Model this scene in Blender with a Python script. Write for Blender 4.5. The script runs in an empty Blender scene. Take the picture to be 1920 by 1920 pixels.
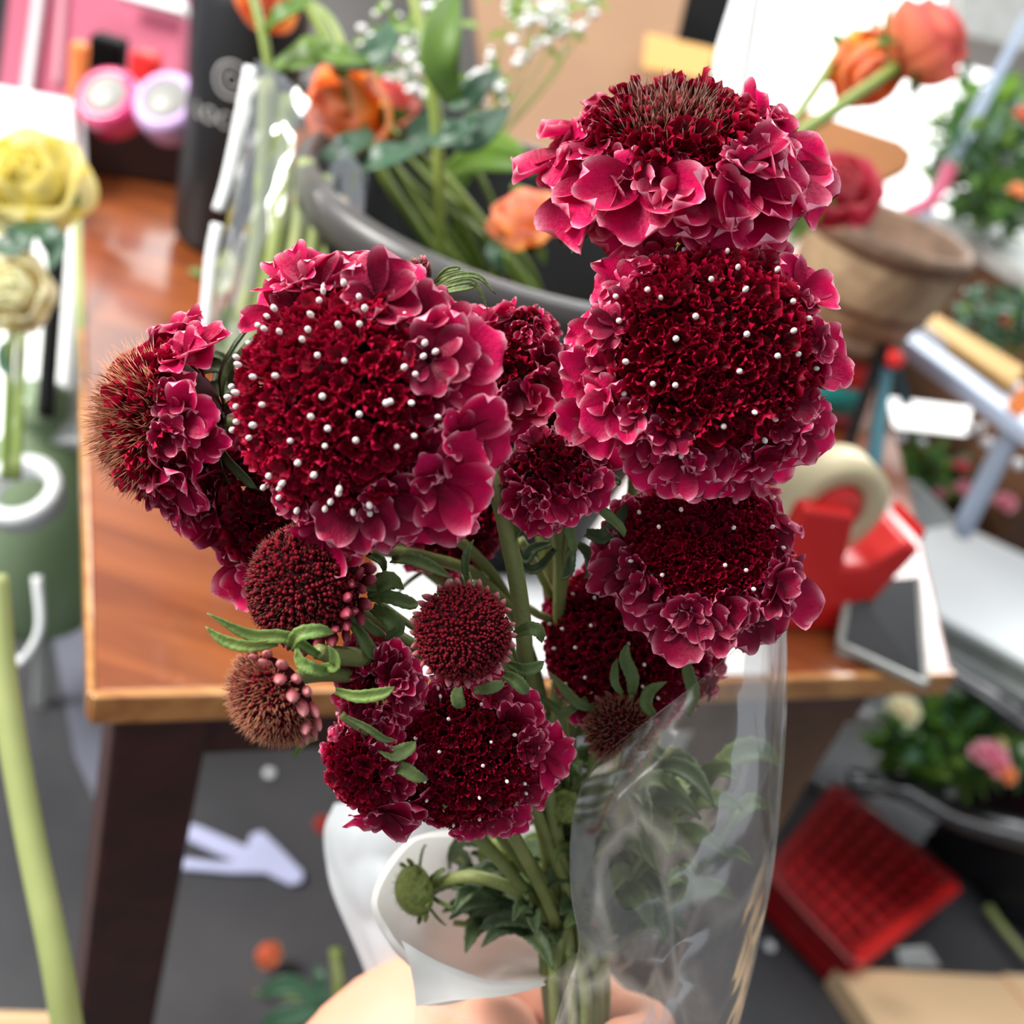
import bpy, math, random
from mathutils import Vector, Matrix
V = Vector
SC = bpy.context.scene
COL = SC.collection
rng = random.Random(7)

# ---------------------------------------------------------------- camera
FPX = 2000.0
PITCH = math.radians(32.0)
ROLL = math.radians(18.7)
CAM = V((0, 0, 0.88))
F_ = V((0, math.cos(PITCH), -math.sin(PITCH)))
U0 = V((0, math.sin(PITCH), math.cos(PITCH)))
R0 = V((1, 0, 0))
RC = R0 * math.cos(ROLL) + U0 * math.sin(ROLL)
UC = -R0 * math.sin(ROLL) + U0 * math.cos(ROLL)
cd = bpy.data.cameras.new('camera')
cam = bpy.data.objects.new('camera', cd)
COL.objects.link(cam)
M = Matrix.Identity(4)
for i in range(3):
    M[i][0] = RC[i]; M[i][1] = UC[i]; M[i][2] = -F_[i]; M[i][3] = CAM[i]
cam.matrix_world = M
cd.sensor_width = 36; cd.lens = 36 * FPX / 1920
cd.clip_start = 0.01
cd.dof.use_dof = True
cd.dof.focus_distance = 0.285
cd.dof.aperture_fstop = 7.4
SC.camera = cam

# ---------------------------------------------------------------- world, lights, exposure
SC.view_settings.view_transform = 'Standard'
SC.view_settings.look = 'None'
SC.view_settings.exposure = 0.38
SC.view_settings.gamma = 1.0
w = bpy.data.worlds.new('world'); SC.world = w; w.use_nodes = True
bg = w.node_tree.nodes['Background']
bg.inputs[0].default_value = (0.86, 0.93, 1.0, 1)
bg.inputs[1].default_value = 0.40


def area(name, loc, target, sx, sy, power, col=(1, 1, 1)):
    l = bpy.data.lights.new(name, 'AREA'); l.shape = 'RECTANGLE'
    l.size = sx; l.size_y = sy; l.energy = power; l.color = col
    o = bpy.data.objects.new(name, l); COL.objects.link(o)
    d = (V(target) - V(loc)).normalized()
    o.matrix_world = Matrix.Translation(V(loc)) @ d.to_track_quat('-Z', 'Y').to_matrix().to_4x4()
    return o


# daylight from the shop front on the left, daylight from the rear opening
area('daylight_left', (-1.5, 0.15, 1.75), (0, 0.3, 0.7), 0.8, 0.8, 58, (1, 0.97, 0.93))
area('daylight_rear', (0.7, 2.9, 1.9), (0.6, 1.2, 0.3), 2.2, 1.0, 66, (0.98, 0.99, 1.0))
area('daylight_rear_left', (-1.6, 3.2, 1.7), (-0.3, 0.7, 0.48), 1.1, 1.2, 11, (1, 0.98, 0.96))
area('fill_above', (0.1, 0.9, 2.3), (0.1, 0.6, 0.5), 1.2, 0.8, 17, (1, 1, 1))  # added overhead fill, brightens the roses and bloom tops


def cdir(x, y, z):
    """direction given as image right, image up, towards the viewer"""
    return (RC * x + UC * y - F_ * z).normalized()


def P(px, py, d):
    return CAM + F_ * d + RC * ((px - 960) / FPX * d) + UC * (-(py - 960) / FPX * d)


def onz(px, py, z):
    r = P(px, py, 1) - CAM
    return CAM + r * ((z - CAM.z) / r.z)


# ---------------------------------------------------------------- materials
def nodes(m):
    nt = m.node_tree
    return nt, nt.nodes, nt.links, nt.nodes['Principled BSDF']


def mat(name, col, rough=0.5, noise=0.0, scale=20, col2=None, bump=0.0, metal=0, trans=0, coat=0, bscale=None, spec=None, stretch=None, sheen=0, emit=0):
    m = bpy.data.materials.new(name); m.use_nodes = True
    nt, n, L, b = nodes(m)
    b.inputs['Base Color'].default_value = (*col, 1)
    b.inputs['Roughness'].default_value = rough
    b.inputs['Metallic'].default_value = metal
    b.inputs['Transmission Weight'].default_value = trans
    b.inputs['Coat Weight'].default_value = coat
    if spec is not None: b.inputs['Specular IOR Level'].default_value = spec
    if sheen: b.inputs['Sheen Weight'].default_value = sheen
    if emit:
        b.inputs['Emission Color'].default_value = (*col, 1); b.inputs['Emission Strength'].default_value = emit
    tc = n.new('ShaderNodeTexCoord')
    src = tc.outputs['Object']
    if stretch:
        mp = n.new('ShaderNodeMapping'); mp.inputs['Scale'].default_value = stretch
        L.new(src, mp.inputs[0]); src = mp.outputs[0]
    nz = n.new('ShaderNodeTexNoise'); nz.inputs['Scale'].default_value = scale
    nz.inputs['Detail'].default_value = 4
    L.new(src, nz.inputs['Vector'])
    c2 = col2 if col2 else tuple(c * (1 - noise) for c in col)
    mx = n.new('ShaderNodeMix'); mx.data_type = 'RGBA'
    cr = n.new('ShaderNodeMapRange'); cr.inputs[1].default_value = 0.35; cr.inputs[2].default_value = 0.65
    L.new(nz.outputs['Fac'], cr.inputs[0]); L.new(cr.outputs[0], mx.inputs[0])
    mx.inputs[6].default_value = (*col, 1); mx.inputs[7].default_value = (*c2, 1)
    L.new(mx.outputs[2], b.inputs['Base Color'])
    if bump:
        nb = nz
        if bscale:
            nb = n.new('ShaderNodeTexNoise'); nb.inputs['Scale'].default_value = bscale
            L.new(src, nb.inputs['Vector'])
        bp = n.new('ShaderNodeBump'); bp.inputs['Strength'].default_value = bump
        bp.inputs['Distance'].default_value = 0.002
        L.new(nb.outputs['Fac'], bp.inputs['Height']); L.new(bp.outputs[0], b.inputs['Normal'])
    return m


def translucent(m, f):
    nt, n, L, b = nodes(m)
    out = n['Material Output']
    t = n.new('ShaderNodeBsdfTranslucent'); s = n.new('ShaderNodeMixShader')
    s.inputs[0].default_value = f
    src = b.inputs['Base Color']
    if src.is_linked: L.new(src.links[0].from_socket, t.inputs[0])
    else: t.inputs[0].default_value = src.default_value
    L.new(b.outputs[0], s.inputs[1]); L.new(t.outputs[0], s.inputs[2]); L.new(s.outputs[0], out.inputs[0])
    return m


def petal_mat(name, deep, mid, rim, rimpow=2.0, trans=0.22, rough=0.45):
    """colour of the petal itself: deep at its base, brighter blade, pale margin (attribute Col: r=margin, g=along the petal, b=random)"""
    m = bpy.data.materials.new(name); m.use_nodes = True
    nt, n, L, b = nodes(m)
    at = n.new('ShaderNodeAttribute'); at.attribute_name = 'Col'
    sp = n.new('ShaderNodeSeparateColor'); L.new(at.outputs['Color'], sp.inputs[0])
    nz = n.new('ShaderNodeTexNoise'); nz.inputs['Scale'].default_value = 6.0
    tc = n.new('ShaderNodeTexCoord'); L.new(tc.outputs['Object'], nz.inputs['Vector'])
    ad = n.new('ShaderNodeMath'); ad.operation = 'MULTIPLY_ADD'
    L.new(nz.outputs['Fac'], ad.inputs[0]); ad.inputs[1].default_value = 0.5
    sb = n.new('ShaderNodeMath'); sb.operation = 'SUBTRACT'; L.new(sp.outputs[1], sb.inputs[0]); sb.inputs[1].default_value = 0.25
    L.new(sb.outputs[0], ad.inputs[2])
    a = n.new('ShaderNodeMix'); a.data_type = 'RGBA'
    L.new(ad.outputs[0], a.inputs[0]); a.inputs[6].default_value = (*deep, 1); a.inputs[7].default_value = (*mid, 1)
    pw = n.new('ShaderNodeMath'); pw.operation = 'POWER'; L.new(sp.outputs[0], pw.inputs[0]); pw.inputs[1].default_value = rimpow
    r = n.new('ShaderNodeMix'); r.data_type = 'RGBA'
    L.new(pw.outputs[0], r.inputs[0]); L.new(a.outputs[2], r.inputs[6]); r.inputs[7].default_value = (*rim, 1)
    L.new(r.outputs[2], b.inputs['Base Color'])
    b.inputs['Roughness'].default_value = rough
    b.inputs['Specular IOR Level'].default_value = 0.12
    bn = n.new('ShaderNodeTexNoise'); bn.inputs['Scale'].default_value = 14
    L.new(tc.outputs['Object'], bn.inputs['Vector'])
    bp = n.new('ShaderNodeBump'); bp.inputs['Strength'].default_value = 0.12; bp.inputs['Distance'].default_value = 0.03
    L.new(bn.outputs['Fac'], bp.inputs['Height']); L.new(bp.outputs[0], b.inputs['Normal'])
    t = n.new('ShaderNodeBsdfTranslucent'); s = n.new('ShaderNodeMixShader'); s.inputs[0].default_value = trans
    L.new(r.outputs[2], t.inputs[0]); L.new(b.outputs[0], s.inputs[1]); L.new(t.outputs[0], s.inputs[2])
    L.new(s.outputs[0], n['Material Output'].inputs[0])
    return m


def film_mat(name, tint=(0.97, 0.98, 0.98), haze=0.05, scale=9, gloss=1.0, hazecol=(0.9, 0.92, 0.92), rgh=.12):
    """clear crinkled film: mostly clear, mirror-like at grazing angles, faint milky scuffs and creases"""
    m = bpy.data.materials.new(name); m.use_nodes = True
    nt, n, L, b = nodes(m)
    out = n['Material Output']
    tr = n.new('ShaderNodeBsdfTransparent'); tr.inputs[0].default_value = (*tint, 1)
    gl = n.new('ShaderNodeBsdfGlossy'); gl.inputs['Roughness'].default_value = rgh
    df = n.new('ShaderNodeBsdfDiffuse'); df.inputs[0].default_value = (*hazecol, 1)
    tl = n.new('ShaderNodeBsdfTranslucent'); tl.inputs[0].default_value = (*hazecol, 1)
    tc = n.new('ShaderNodeTexCoord')
    mp = n.new('ShaderNodeMapping'); mp.inputs['Scale'].default_value = (1.6, 1.6, 0.6)
    L.new(tc.outputs['Object'], mp.inputs[0])
    nz = n.new('ShaderNodeTexNoise'); nz.inputs['Scale'].default_value = scale; nz.inputs['Detail'].default_value = 3
    nz.inputs['Distortion'].default_value = 1.2
    L.new(mp.outputs[0], nz.inputs['Vector'])
    bp = n.new('ShaderNodeBump'); bp.inputs['Strength'].default_value = 0.7; bp.inputs['Distance'].default_value = 0.01
    L.new(nz.outputs['Fac'], bp.inputs['Height']); L.new(bp.outputs[0], gl.inputs['Normal'])
    lw = n.new('ShaderNodeFresnel'); lw.inputs[0].default_value = 1.5
    L.new(bp.outputs[0], lw.inputs['Normal'])
    g = n.new('ShaderNodeMath'); g.operation = 'MULTIPLY'; L.new(lw.outputs[0], g.inputs[0]); g.inputs[1].default_value = 1.6 * gloss
    g.use_clamp = True
    # creases: thin ridges of the noise
    wv = n.new('ShaderNodeTexVoronoi'); wv.feature = 'DISTANCE_TO_EDGE'; wv.inputs['Scale'].default_value = scale * 1.6
    mv = n.new('ShaderNodeMix'); mv.data_type = 'VECTOR'; mv.inputs[0].default_value = 0.12
    L.new(mp.outputs[0], mv.inputs[4]); L.new(nz.outputs['Color'], mv.inputs[5]); L.new(mv.outputs[1], wv.inputs['Vector'])
    mr = n.new('ShaderNodeMapRange'); mr.inputs[1].default_value = 0.0; mr.inputs[2].default_value = 0.06
    mr.inputs[3].default_value = haze * 5; mr.inputs[4].default_value = haze
    L.new(wv.outputs['Distance'], mr.inputs[0])
    m1 = n.new('ShaderNodeMixShader'); L.new(mr.outputs[0], m1.inputs[0])
    dt = n.new('ShaderNodeMixShader'); dt.inputs[0].default_value = 0.5
    L.new(df.outputs[0], dt.inputs[1]); L.new(tl.outputs[0], dt.inputs[2])
    L.new(tr.outputs[0], m1.inputs[1]); L.new(dt.outputs[0], m1.inputs[2])
    m2 = n.new('ShaderNodeMixShader'); L.new(g.outputs[0], m2.inputs[0]); L.new(m1.outputs[0], m2.inputs[1]); L.new(gl.outputs[0], m2.inputs[2])
    L.new(m2.outputs[0], out.inputs[0])
    return m


def wood_mat(name, c1, c2, rough=0.18, coat=0.6, sc=6, rot=0.0):
    m = mat(name, c1, rough, scale=sc, col2=c2, coat=coat, stretch=(1, 9, 6))
    nt, n, L, b = nodes(m)
    b.inputs['Coat Roughness'].default_value = 0.08
    for x in n:
        if x.type == 'MAPPING': x.inputs['Rotation'].default_value = (0, 0, rot)
        if x.type == 'TEX_NOISE': x.inputs['Distortion'].default_value = 0.6
    return m


MT = {}
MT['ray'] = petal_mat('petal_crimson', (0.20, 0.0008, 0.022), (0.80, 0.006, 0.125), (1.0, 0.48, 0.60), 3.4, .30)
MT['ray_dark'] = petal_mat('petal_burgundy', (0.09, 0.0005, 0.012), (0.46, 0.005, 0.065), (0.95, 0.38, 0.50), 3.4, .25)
MT['disc'] = petal_mat('disc_petal', (0.018, 0.0002, 0.003), (0.20, 0.0006, 0.010), (0.40, 0.004, 0.035), 2.5, 0.15)
MT['disc_bright'] = petal_mat('disc_petal_red', (0.035, 0.0003, 0.005), (0.33, 0.001, 0.020), (0.52, 0.008, 0.05), 2.5, 0.18)
MT['core'] = mat('flower_core', (0.045, 0.002, 0.006), 0.8, 0.5, 200, spec=.1)
MT['knob'] = petal_mat('closed_floret', (0.03, 0.001, 0.004), (0.17, 0.004, 0.012), (0.30, 0.012, 0.026), 2.0, 0.05)
MT['collar'] = petal_mat('collar_bud', (0.22, 0.025, 0.035), (0.50, 0.11, 0.13), (0.72, 0.33, 0.32), 1.5, 0.08)
MT['collar_dark'] = petal_mat('collar_bud_dark', (0.10, 0.002, 0.012), (0.30, 0.02, 0.045), (0.60, 0.16, 0.20), 1.8, 0.08)
MT['bristle'] = mat('bristle_brown', (0.62, 0.25, 0.13), 0.5, 0.4, 80)
MT['bristle_dark'] = mat('bristle_dark', (0.20, 0.06, 0.035), 0.5, 0.4, 80)
MT['green'] = translucent(mat('stem_green', (0.26, 0.28, 0.085), 0.5, scale=60, col2=(0.17, 0.21, 0.06), bump=0.2, bscale=600), 0.1)
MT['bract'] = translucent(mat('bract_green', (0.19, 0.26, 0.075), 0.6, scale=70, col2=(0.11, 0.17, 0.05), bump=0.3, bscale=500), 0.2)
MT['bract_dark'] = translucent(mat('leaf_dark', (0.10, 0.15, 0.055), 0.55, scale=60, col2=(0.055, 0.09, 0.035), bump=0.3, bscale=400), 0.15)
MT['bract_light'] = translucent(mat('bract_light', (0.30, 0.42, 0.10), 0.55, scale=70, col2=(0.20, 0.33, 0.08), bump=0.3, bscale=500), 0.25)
MT['white_pin'] = mat('pollen_white', (0.95, 0.82, 0.78), 0.5, 0.1)
MT['greenbud'] = mat('green_bud', (0.24, 0.28, 0.06), 0.6, scale=400, col2=(0.12, 0.16, 0.03), bump=0.6, bscale=700)
MT['film'] = film_mat('clear_film', (.98,.97,.955), .06, 9, .30, (.86,.80,.72), .2)
MT['film_far'] = film_mat('clear_film_hazy', (0.98, 0.98, 0.95), 0.035, 7, .35)
MT['tissue'] = translucent(mat('white_tissue', (0.82, 0.81, 0.78), 0.6, 0.05, 15, bump=0.5, bscale=25), 0.4)
MT['tissue_grey'] = translucent(mat('translucent_wrap', (0.72, 0.74, 0.73), 0.35, 0.08, 15, bump=0.5, bscale=30), 0.45)
MT['milky'] = translucent(mat('milky_plastic', (0.60, 0.63, 0.65), 0.3, 0.1, 9), 0.3)
MT['skin'] = mat('skin', (0.80, 0.39, 0.26), 0.5, scale=30, col2=(0.77, 0.35, 0.23), bump=0.08, bscale=900)
MT['skin'].node_tree.nodes['Principled BSDF'].inputs['Subsurface Weight'].default_value = 0.3
MT['skin'].node_tree.nodes['Principled BSDF'].inputs['Subsurface Radius'].default_value = (0.02, 0.006, 0.003)
MT['nail'] = mat('nail', (0.9, 0.5, 0.42), 0.2)
MT['wood'] = wood_mat('varnished_wood', (0.30, 0.082, 0.022), (0.19, 0.045, 0.012), 0.28, 0.5, 5)
MT['wood_edge'] = wood_mat('worn_wood_edge', (0.62, 0.30, 0.09), (0.40, 0.15, 0.04), 0.3, 0.5, 9)
MT['wood_leg'] = wood_mat('dark_wood', (0.060, 0.013, 0.007), (0.036, 0.008, 0.005), 0.4, 0.15, 7)
MT['floor'] = mat('grey_floor', (0.085, 0.083, 0.088), 0.42, scale=4, col2=(0.05, 0.05, 0.055), bump=0.1, bscale=60)
MT['wall'] = mat('wall_paint', (0.30, 0.29, 0.28), 0.8, 0.08, 3)
MT['black'] = mat('black_plastic', (0.0015, 0.0015, 0.002), 0.5, 0.1, 10, spec=.12)
MT['blackmetal'] = mat('black_matte_metal', (0.014, 0.014, 0.016), 0.42, 0.1, 10, spec=.4)
MT['bagblack'] = mat('black_bag', (0.015, 0.015, 0.018), 0.22, 0.1, 10, bump=1.0, bscale=30)
MT['greyprint'] = mat('grey_print', (0.50, 0.50, 0.50), 0.5)
MT['rimgrey'] = mat('bucket_rim', (0.07, 0.064, 0.062), 0.35, 0.2, 8)
MT['rimgrey2'] = mat('silver_edge', (0.30, 0.31, 0.28), 0.3, 0.2, 20)
MT['card'] = mat('cardboard', (0.40, 0.24, 0.14), 0.8, 0.12, 8)
MT['kraft'] = mat('light_cardboard', (0.95, 0.64, 0.36), 0.8, 0.06, 6)
MT['tan'] = mat('tan_board', (0.80, 0.48, 0.16), 0.7, 0.1, 8)
MT['brown'] = mat('brown_wood', (0.42, 0.17, 0.055), 0.5, 0.15, 6)
MT['brownbox'] = mat('brown_cabinet', (0.13, 0.055, 0.022), 0.6, 0.3, 6)
MT['white'] = mat('white_plastic', (0.82, 0.84, 0.84), 0.4, 0.04, 6)
MT['whitemat'] = mat('white_board', (0.85, 0.86, 0.87), 0.7, 0.03, 6)
MT['greyw'] = mat('grey_weave', (0.45, 0.46, 0.44), 0.6, 0.2, 60, bump=1, bscale=120)
MT['greyblue'] = mat('grey_blue_patch', (0.22, 0.23, 0.29), 0.4, 0.4, 6)
MT['bluew'] = mat('pale_blue_metal', (0.50, 0.60, 0.76), 0.3, 0.1, 6)
MT['pinkcloth'] = mat('rose_pink_cloth', (0.50, 0.10, 0.17), 0.7, 0.12, 5)
MT['zip'] = mat('zip_tape', (0.60, 0.28, 0.32), 0.5, 0.1, 90)
MT['hotpink'] = mat('pink_gloss', (0.80, 0.05, 0.20), 0.15, 0.05, 10, coat=0.8)
MT['red'] = mat('red_plastic', (0.78, 0.020, 0.018), 0.35, 0.05, 10)
MT['redd'] = mat('red_dark_plastic', (0.30, 0.006, 0.008), 0.4, 0.15, 20)
MT['tinface'] = mat('tin_face', (0.36, 0.36, 0.33), 0.4, 0.2, 20)
MT['lilac'] = mat('lilac', (0.62, 0.42, 0.75), 0.3)
MT['yellow'] = mat('yellow_plastic', (0.75, 0.62, 0.10), 0.4)
MT['orange'] = mat('orange_plastic', (0.85, 0.25, 0.06), 0.4)
MT['teal'] = mat('teal_plastic', (0.01, 0.27, 0.24), 0.4)
MT['tealrod'] = mat('teal_rod', (0.03, 0.14, 0.18), 0.4)
MT['blue'] = mat('blue_plastic', (0.06, 0.10, 0.45), 0.4)
MT['cream'] = mat('cream_tape', (0.80, 0.68, 0.42), 0.4, 0.06, 8)
MT['wicker'] = mat('wicker', (0.46, 0.34, 0.20), 0.7, scale=40, col2=(0.30, 0.21, 0.12), bump=1.0, bscale=90)
MT['wickerd'] = mat('wicker_dark', (0.22, 0.13, 0.08), 0.7, scale=40, col2=(0.12, 0.07, 0.04), bump=1.0, bscale=90)
MT['darkbasket'] = mat('dark_box', (0.045, 0.018, 0.014), 0.6, 0.3, 20)
MT['paleribbon'] = mat('pale_ribbon', (0.60, 0.63, 0.90), 0.5, 0.1, 15)
MT['greenglass'] = translucent(mat('green_plastic', (0.42, 0.55, 0.34), 0.15, 0.3, 3), 0.4)
MT['leafA'] = translucent(mat('rose_leaf', (0.10, 0.20, 0.03), 0.4, scale=15, col2=(0.17, 0.29, 0.05)), 0.35)
MT['leafB'] = translucent(mat('rose_leaf_bluish', (0.07, 0.16, 0.09), 0.4, scale=15, col2=(0.04, 0.10, 0.05)), 0.2)
MT['leafC'] = translucent(mat('lime_leaf', (0.26, 0.42, 0.05), 0.4, scale=15, col2=(0.14, 0.30, 0.03)), 0.4)
MT['leafD'] = translucent(mat('shop_foliage', (0.14, 0.30, 0.06), 0.25, scale=8, col2=(0.04, 0.14, 0.03)), 0.3)
MT['stemY'] = translucent(mat('rose_stem', (0.36, 0.42, 0.10), 0.4, scale=12, col2=(0.22, 0.32, 0.06)), 0.2)
MT['stemP'] = mat('pale_stem', (0.40, 0.43, 0.17), 0.45, scale=10, col2=(0.26, 0.32, 0.10))


def rose_mats(k, deep, mid, rim):
    MT[k] = petal_mat('rose_' + k, deep, mid, rim, 2.0, 0.5, 0.5)


rose_mats('orange_rose', (1.0, 0.50, 0.05), (1.0, 0.42, 0.10), (1.0, 0.38, 0.24))
rose_mats('coral_rose', (0.95, 0.36, 0.16), (0.88, 0.28, 0.18), (0.80, 0.16, 0.16))
rose_mats('peach_rose', (1.0, 0.55, 0.10), (1.0, 0.50, 0.20), (1.0, 0.44, 0.32))
rose_mats('yellow_rose', (0.88, 0.80, 0.42), (0.90, 0.88, 0.55), (0.92, 0.80, 0.22))
rose_mats('cream_rose', (0.95, 0.80, 0.50), (0.95, 0.90, 0.70), (0.90, 0.90, 0.64))
rose_mats('pink_rose', (0.50, 0.03, 0.07), (0.68, 0.06, 0.12), (0.80, 0.20, 0.22))
rose_mats('lightpink_rose', (0.85, 0.20, 0.35), (0.86, 0.30, 0.42), (0.9, 0.5, 0.55))


# ---------------------------------------------------------------- object helpers
def tag(o, label=None, cat=None, group=None, kind=None):
    if label: o['label'] = label
    if cat: o['category'] = cat
    if group: o['group'] = group
    if kind: o['kind'] = kind
    return o


def empty(name, loc, label=None, cat=None, group=None):
    o = bpy.data.objects.new(name, None); o.empty_display_size = 0.02
    o.location = loc; COL.objects.link(o)
    return tag(o, label, cat, group)


def put(name, data, parent=None, M=None):
    o = bpy.data.objects.new(name, data); COL.objects.link(o)
    if parent is not None:
        o.parent = parent
        p = parent; tot = Matrix.Identity(4)
        o.matrix_parent_inverse = world_of(parent).inverted()
    if M is not None: o.matrix_basis = M
    return o


def world_of(o):
    if o.parent is None: return o.matrix_basis.copy()
    return world_of(o.parent) @ o.matrix_parent_inverse @ o.matrix_basis


def mdata(name, vs, fs, m, cols=None, smooth=True):
    me = bpy.data.meshes.new(name)
    me.from_pydata([tuple(v) for v in vs], [], fs)
    me.materials.append(MT[m] if isinstance(m, str) else m)
    if smooth: me.polygons.foreach_set('use_smooth', [True] * len(me.polygons))
    if cols is not None:
        a = me.color_attributes.new('Col', 'FLOAT_COLOR', 'POINT')
        flat = []
        for c in cols: flat += [c[0], c[1], c[2], 1.0]
        a.data.foreach_set('color', flat)
    me.update()
    return me


class MB:
    """collects shapes into one mesh"""
    def __init__(s): s.v = []; s.f = []; s.c = []

    def add(s, vs, fs, cs=None, M=None):
        o = len(s.v)
        for v in vs: s.v.append((M @ V(v)) if M else V(v))
        s.f += [tuple(i + o for i in f) for f in fs]
        s.c += list(cs) if cs else [(0, 0.5, 0.5)] * len(vs)
        return s

    def obj(s, name, m, parent=None, smooth=True, label=None):
        o = put(name, mdata(name, s.v, s.f, m, s.c, smooth), parent)
        if label: o['label'] = label
        return o


def hexa(c):
    """solid from 8 corners: bottom 4 then top 4"""
    return c, [(3, 2, 1, 0), (4, 5, 6, 7), (0, 1, 5, 4), (1, 2, 6, 5), (2, 3, 7, 6), (3, 0, 4, 7)]


def bevel(o, wd=0.003, seg=2):
    b = o.modifiers.new('bevel', 'BEVEL'); b.width = wd; b.segments = seg; b.limit_method = 'ANGLE'
    return o


def prism(poly, z0, z1):
    """vertical prism on a polygon of xy points"""
    n = len(poly)
    vs = [V((p[0], p[1], z0)) for p in poly] + [V((p[0], p[1], z1)) for p in poly]
    fs = [tuple(range(n - 1, -1, -1)), tuple(range(n, 2 * n))] + [(i, (i + 1) % n, n + (i + 1) % n, n + i) for i in range(n)]
    return vs, fs


def frame_of(d, up=None):
    d = d.normalized()
    u = up if up is not None else (V((0, 0, 1)) if abs(d.z) < 0.9 else V((1, 0, 0)))
    s = d.cross(u)
    if s.length < 1e-5: s = d.cross(V((1, 0.3, 0)))
    s.normalize(); t = s.cross(d).normalized()
    return s, t


def catmull(pts, n=8):
    pts = [V(p) for p in pts]
    q = [pts[0] * 2 - pts[1]] + pts + [pts[-1] * 2 - pts[-2]]
    out = []
    for i in range(1, len(q) - 2):
        for k in range(n):
            t = k / n
            a, b, c, d = q[i - 1], q[i], q[i + 1], q[i + 2]
            out.append(0.5 * ((2 * b) + (c - a) * t + (2 * a - 5 * b + 4 * c - d) * t * t + (3 * b - a - 3 * c + d) * t ** 3))
    out.append(pts[-1])
    return out


def tube(pts, r0, r1=None, n=8, seg=8, flat=1.0):
    r1 = r0 if r1 is None else r1
    P_ = catmull(pts, n) if len(pts) > 2 or n > 1 else [V(p) for p in pts]
    vs = []; fs = []
    s, t = frame_of(P_[1] - P_[0])
    L = len(P_)
    for i, p in enumerate(P_):
        d = (P_[min(i + 1, L - 1)] - P_[max(i - 1, 0)]).normalized()
        s = (s - d * s.dot(d)).normalized(); t = d.cross(s)
        r = r0 + (r1 - r0) * i / (L - 1)
        for k in range(seg):
            a = 2 * math.pi * k / seg
            vs.append(p + s * (math.cos(a) * r) + t * (math.sin(a) * r * flat))
    for i in range(L - 1):
        for k in range(seg):
            a = i * seg + k; b = i * seg + (k + 1) % seg
            fs.append((a, b, b + seg, a + seg))
    fs.append(tuple(range(seg - 1, -1, -1))); fs.append(tuple(range((L - 1) * seg, L * seg)))
    return vs, fs


def lathe(prof, seg=40):
    """prof: list of (r,z) -> verts, faces around local Z"""
    vs = []; fs = []
    for r, z in prof:
        for k in range(seg):
            a = 2 * math.pi * k / seg
            vs.append(V((r * math.cos(a), r * math.sin(a), z)))
    for i in range(len(prof) - 1):
        for k in range(seg):
            a = i * seg + k; b = i * seg + (k + 1) % seg
            fs.append((a, b, b + seg, a + seg))
    return vs, fs


def sphere(c, r, sx=1, sy=1, sz=1, seg=20, rings=12, M=None):
    prof = [(math.sin(math.pi * i / rings) * r + 1e-7, -math.cos(math.pi * i / rings) * r) for i in range(rings + 1)]
    vs, fs = lathe(prof, seg)
    vs = [V((v.x * sx, v.y * sy, v.z * sz)) for v in vs]
    if M: vs = [M @ v for v in vs]
    return [v + V(c) for v in vs], fs


def basis(a, ref=None):
    """3x3 with columns e1,e2,a; e1 along image right when possible"""
    a = a.normalized(); r = RC if ref is None else ref
    e1 = r - a * r.dot(a)
    if e1.length < 0.15: e1 = UC - a * UC.dot(a)
    e1.normalize(); e2 = a.cross(e1)
    return e1, e2, a


def mat4(x, y, z, o, s=1.0):
    m = Matrix.Identity(4)
    for i in range(3):
        m[i][0] = x[i] * s; m[i][1] = y[i] * s; m[i][2] = z[i] * s; m[i][3] = o[i]
    return m


# ---------------------------------------------------------------- petals and leaves
def lobe(ang, L, W, nu, nv, r0, cup, curl, ruf, rise, rr):
    """one petal lobe pointing at ang from +Y in the XY plane, normal +Z"""
    vs = []; cs = []; fs = []
    ph = rr.random() * 6.28; rnd = rr.random(); asym = (rr.random() - .5) * 0.25
    notch = rr.random() * 0.07
    ca, sa = math.cos(ang), math.sin(ang)
    for i in range(nu + 1):
        u = i / nu
        wd = W * 0.5 * (0.30 * (1 - u) + 1.0 * math.sin(min(1, u ** 0.85 * 1.02) * math.pi * 0.80) ** 0.8) if u < 1 else W * 0.5 * 0.56
        for j in range(nv + 1):
            v = -1 + 2 * j / nv
            y = r0 + L * u * (1 - 0.16 * v * v * u ** 3) - (notch * L * math.exp(-v * v * 14) * u ** 4)
            if u > 0.8: y -= L * 0.20 * (v * v) * (u - 0.8) / 0.2
            x = v * wd + asym * L * u * u
            z = rise * (1 - (1 - u) ** 2) + cup * (v * v) * wd * 1.6 + curl * L * u * u
            z += ruf * L * (abs(v) ** 2 * 0.5 + u ** 3 * 0.6) * math.sin(ph + v * 3.4 + u * 3.0)
            vs.append(V((x * ca + y * sa, -x * sa + y * ca, z)))
            edge = max(abs(v) ** 3.0 * min(1, u * 1.5) , u ** 7)
            cs.append((edge, u, rnd))
    for i in range(nu):
        for j in range(nv):
            a = i * (nv + 1) + j
            fs.append((a, a + 1, a + nv + 2, a + nv + 1))
    return vs, fs, cs


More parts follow.
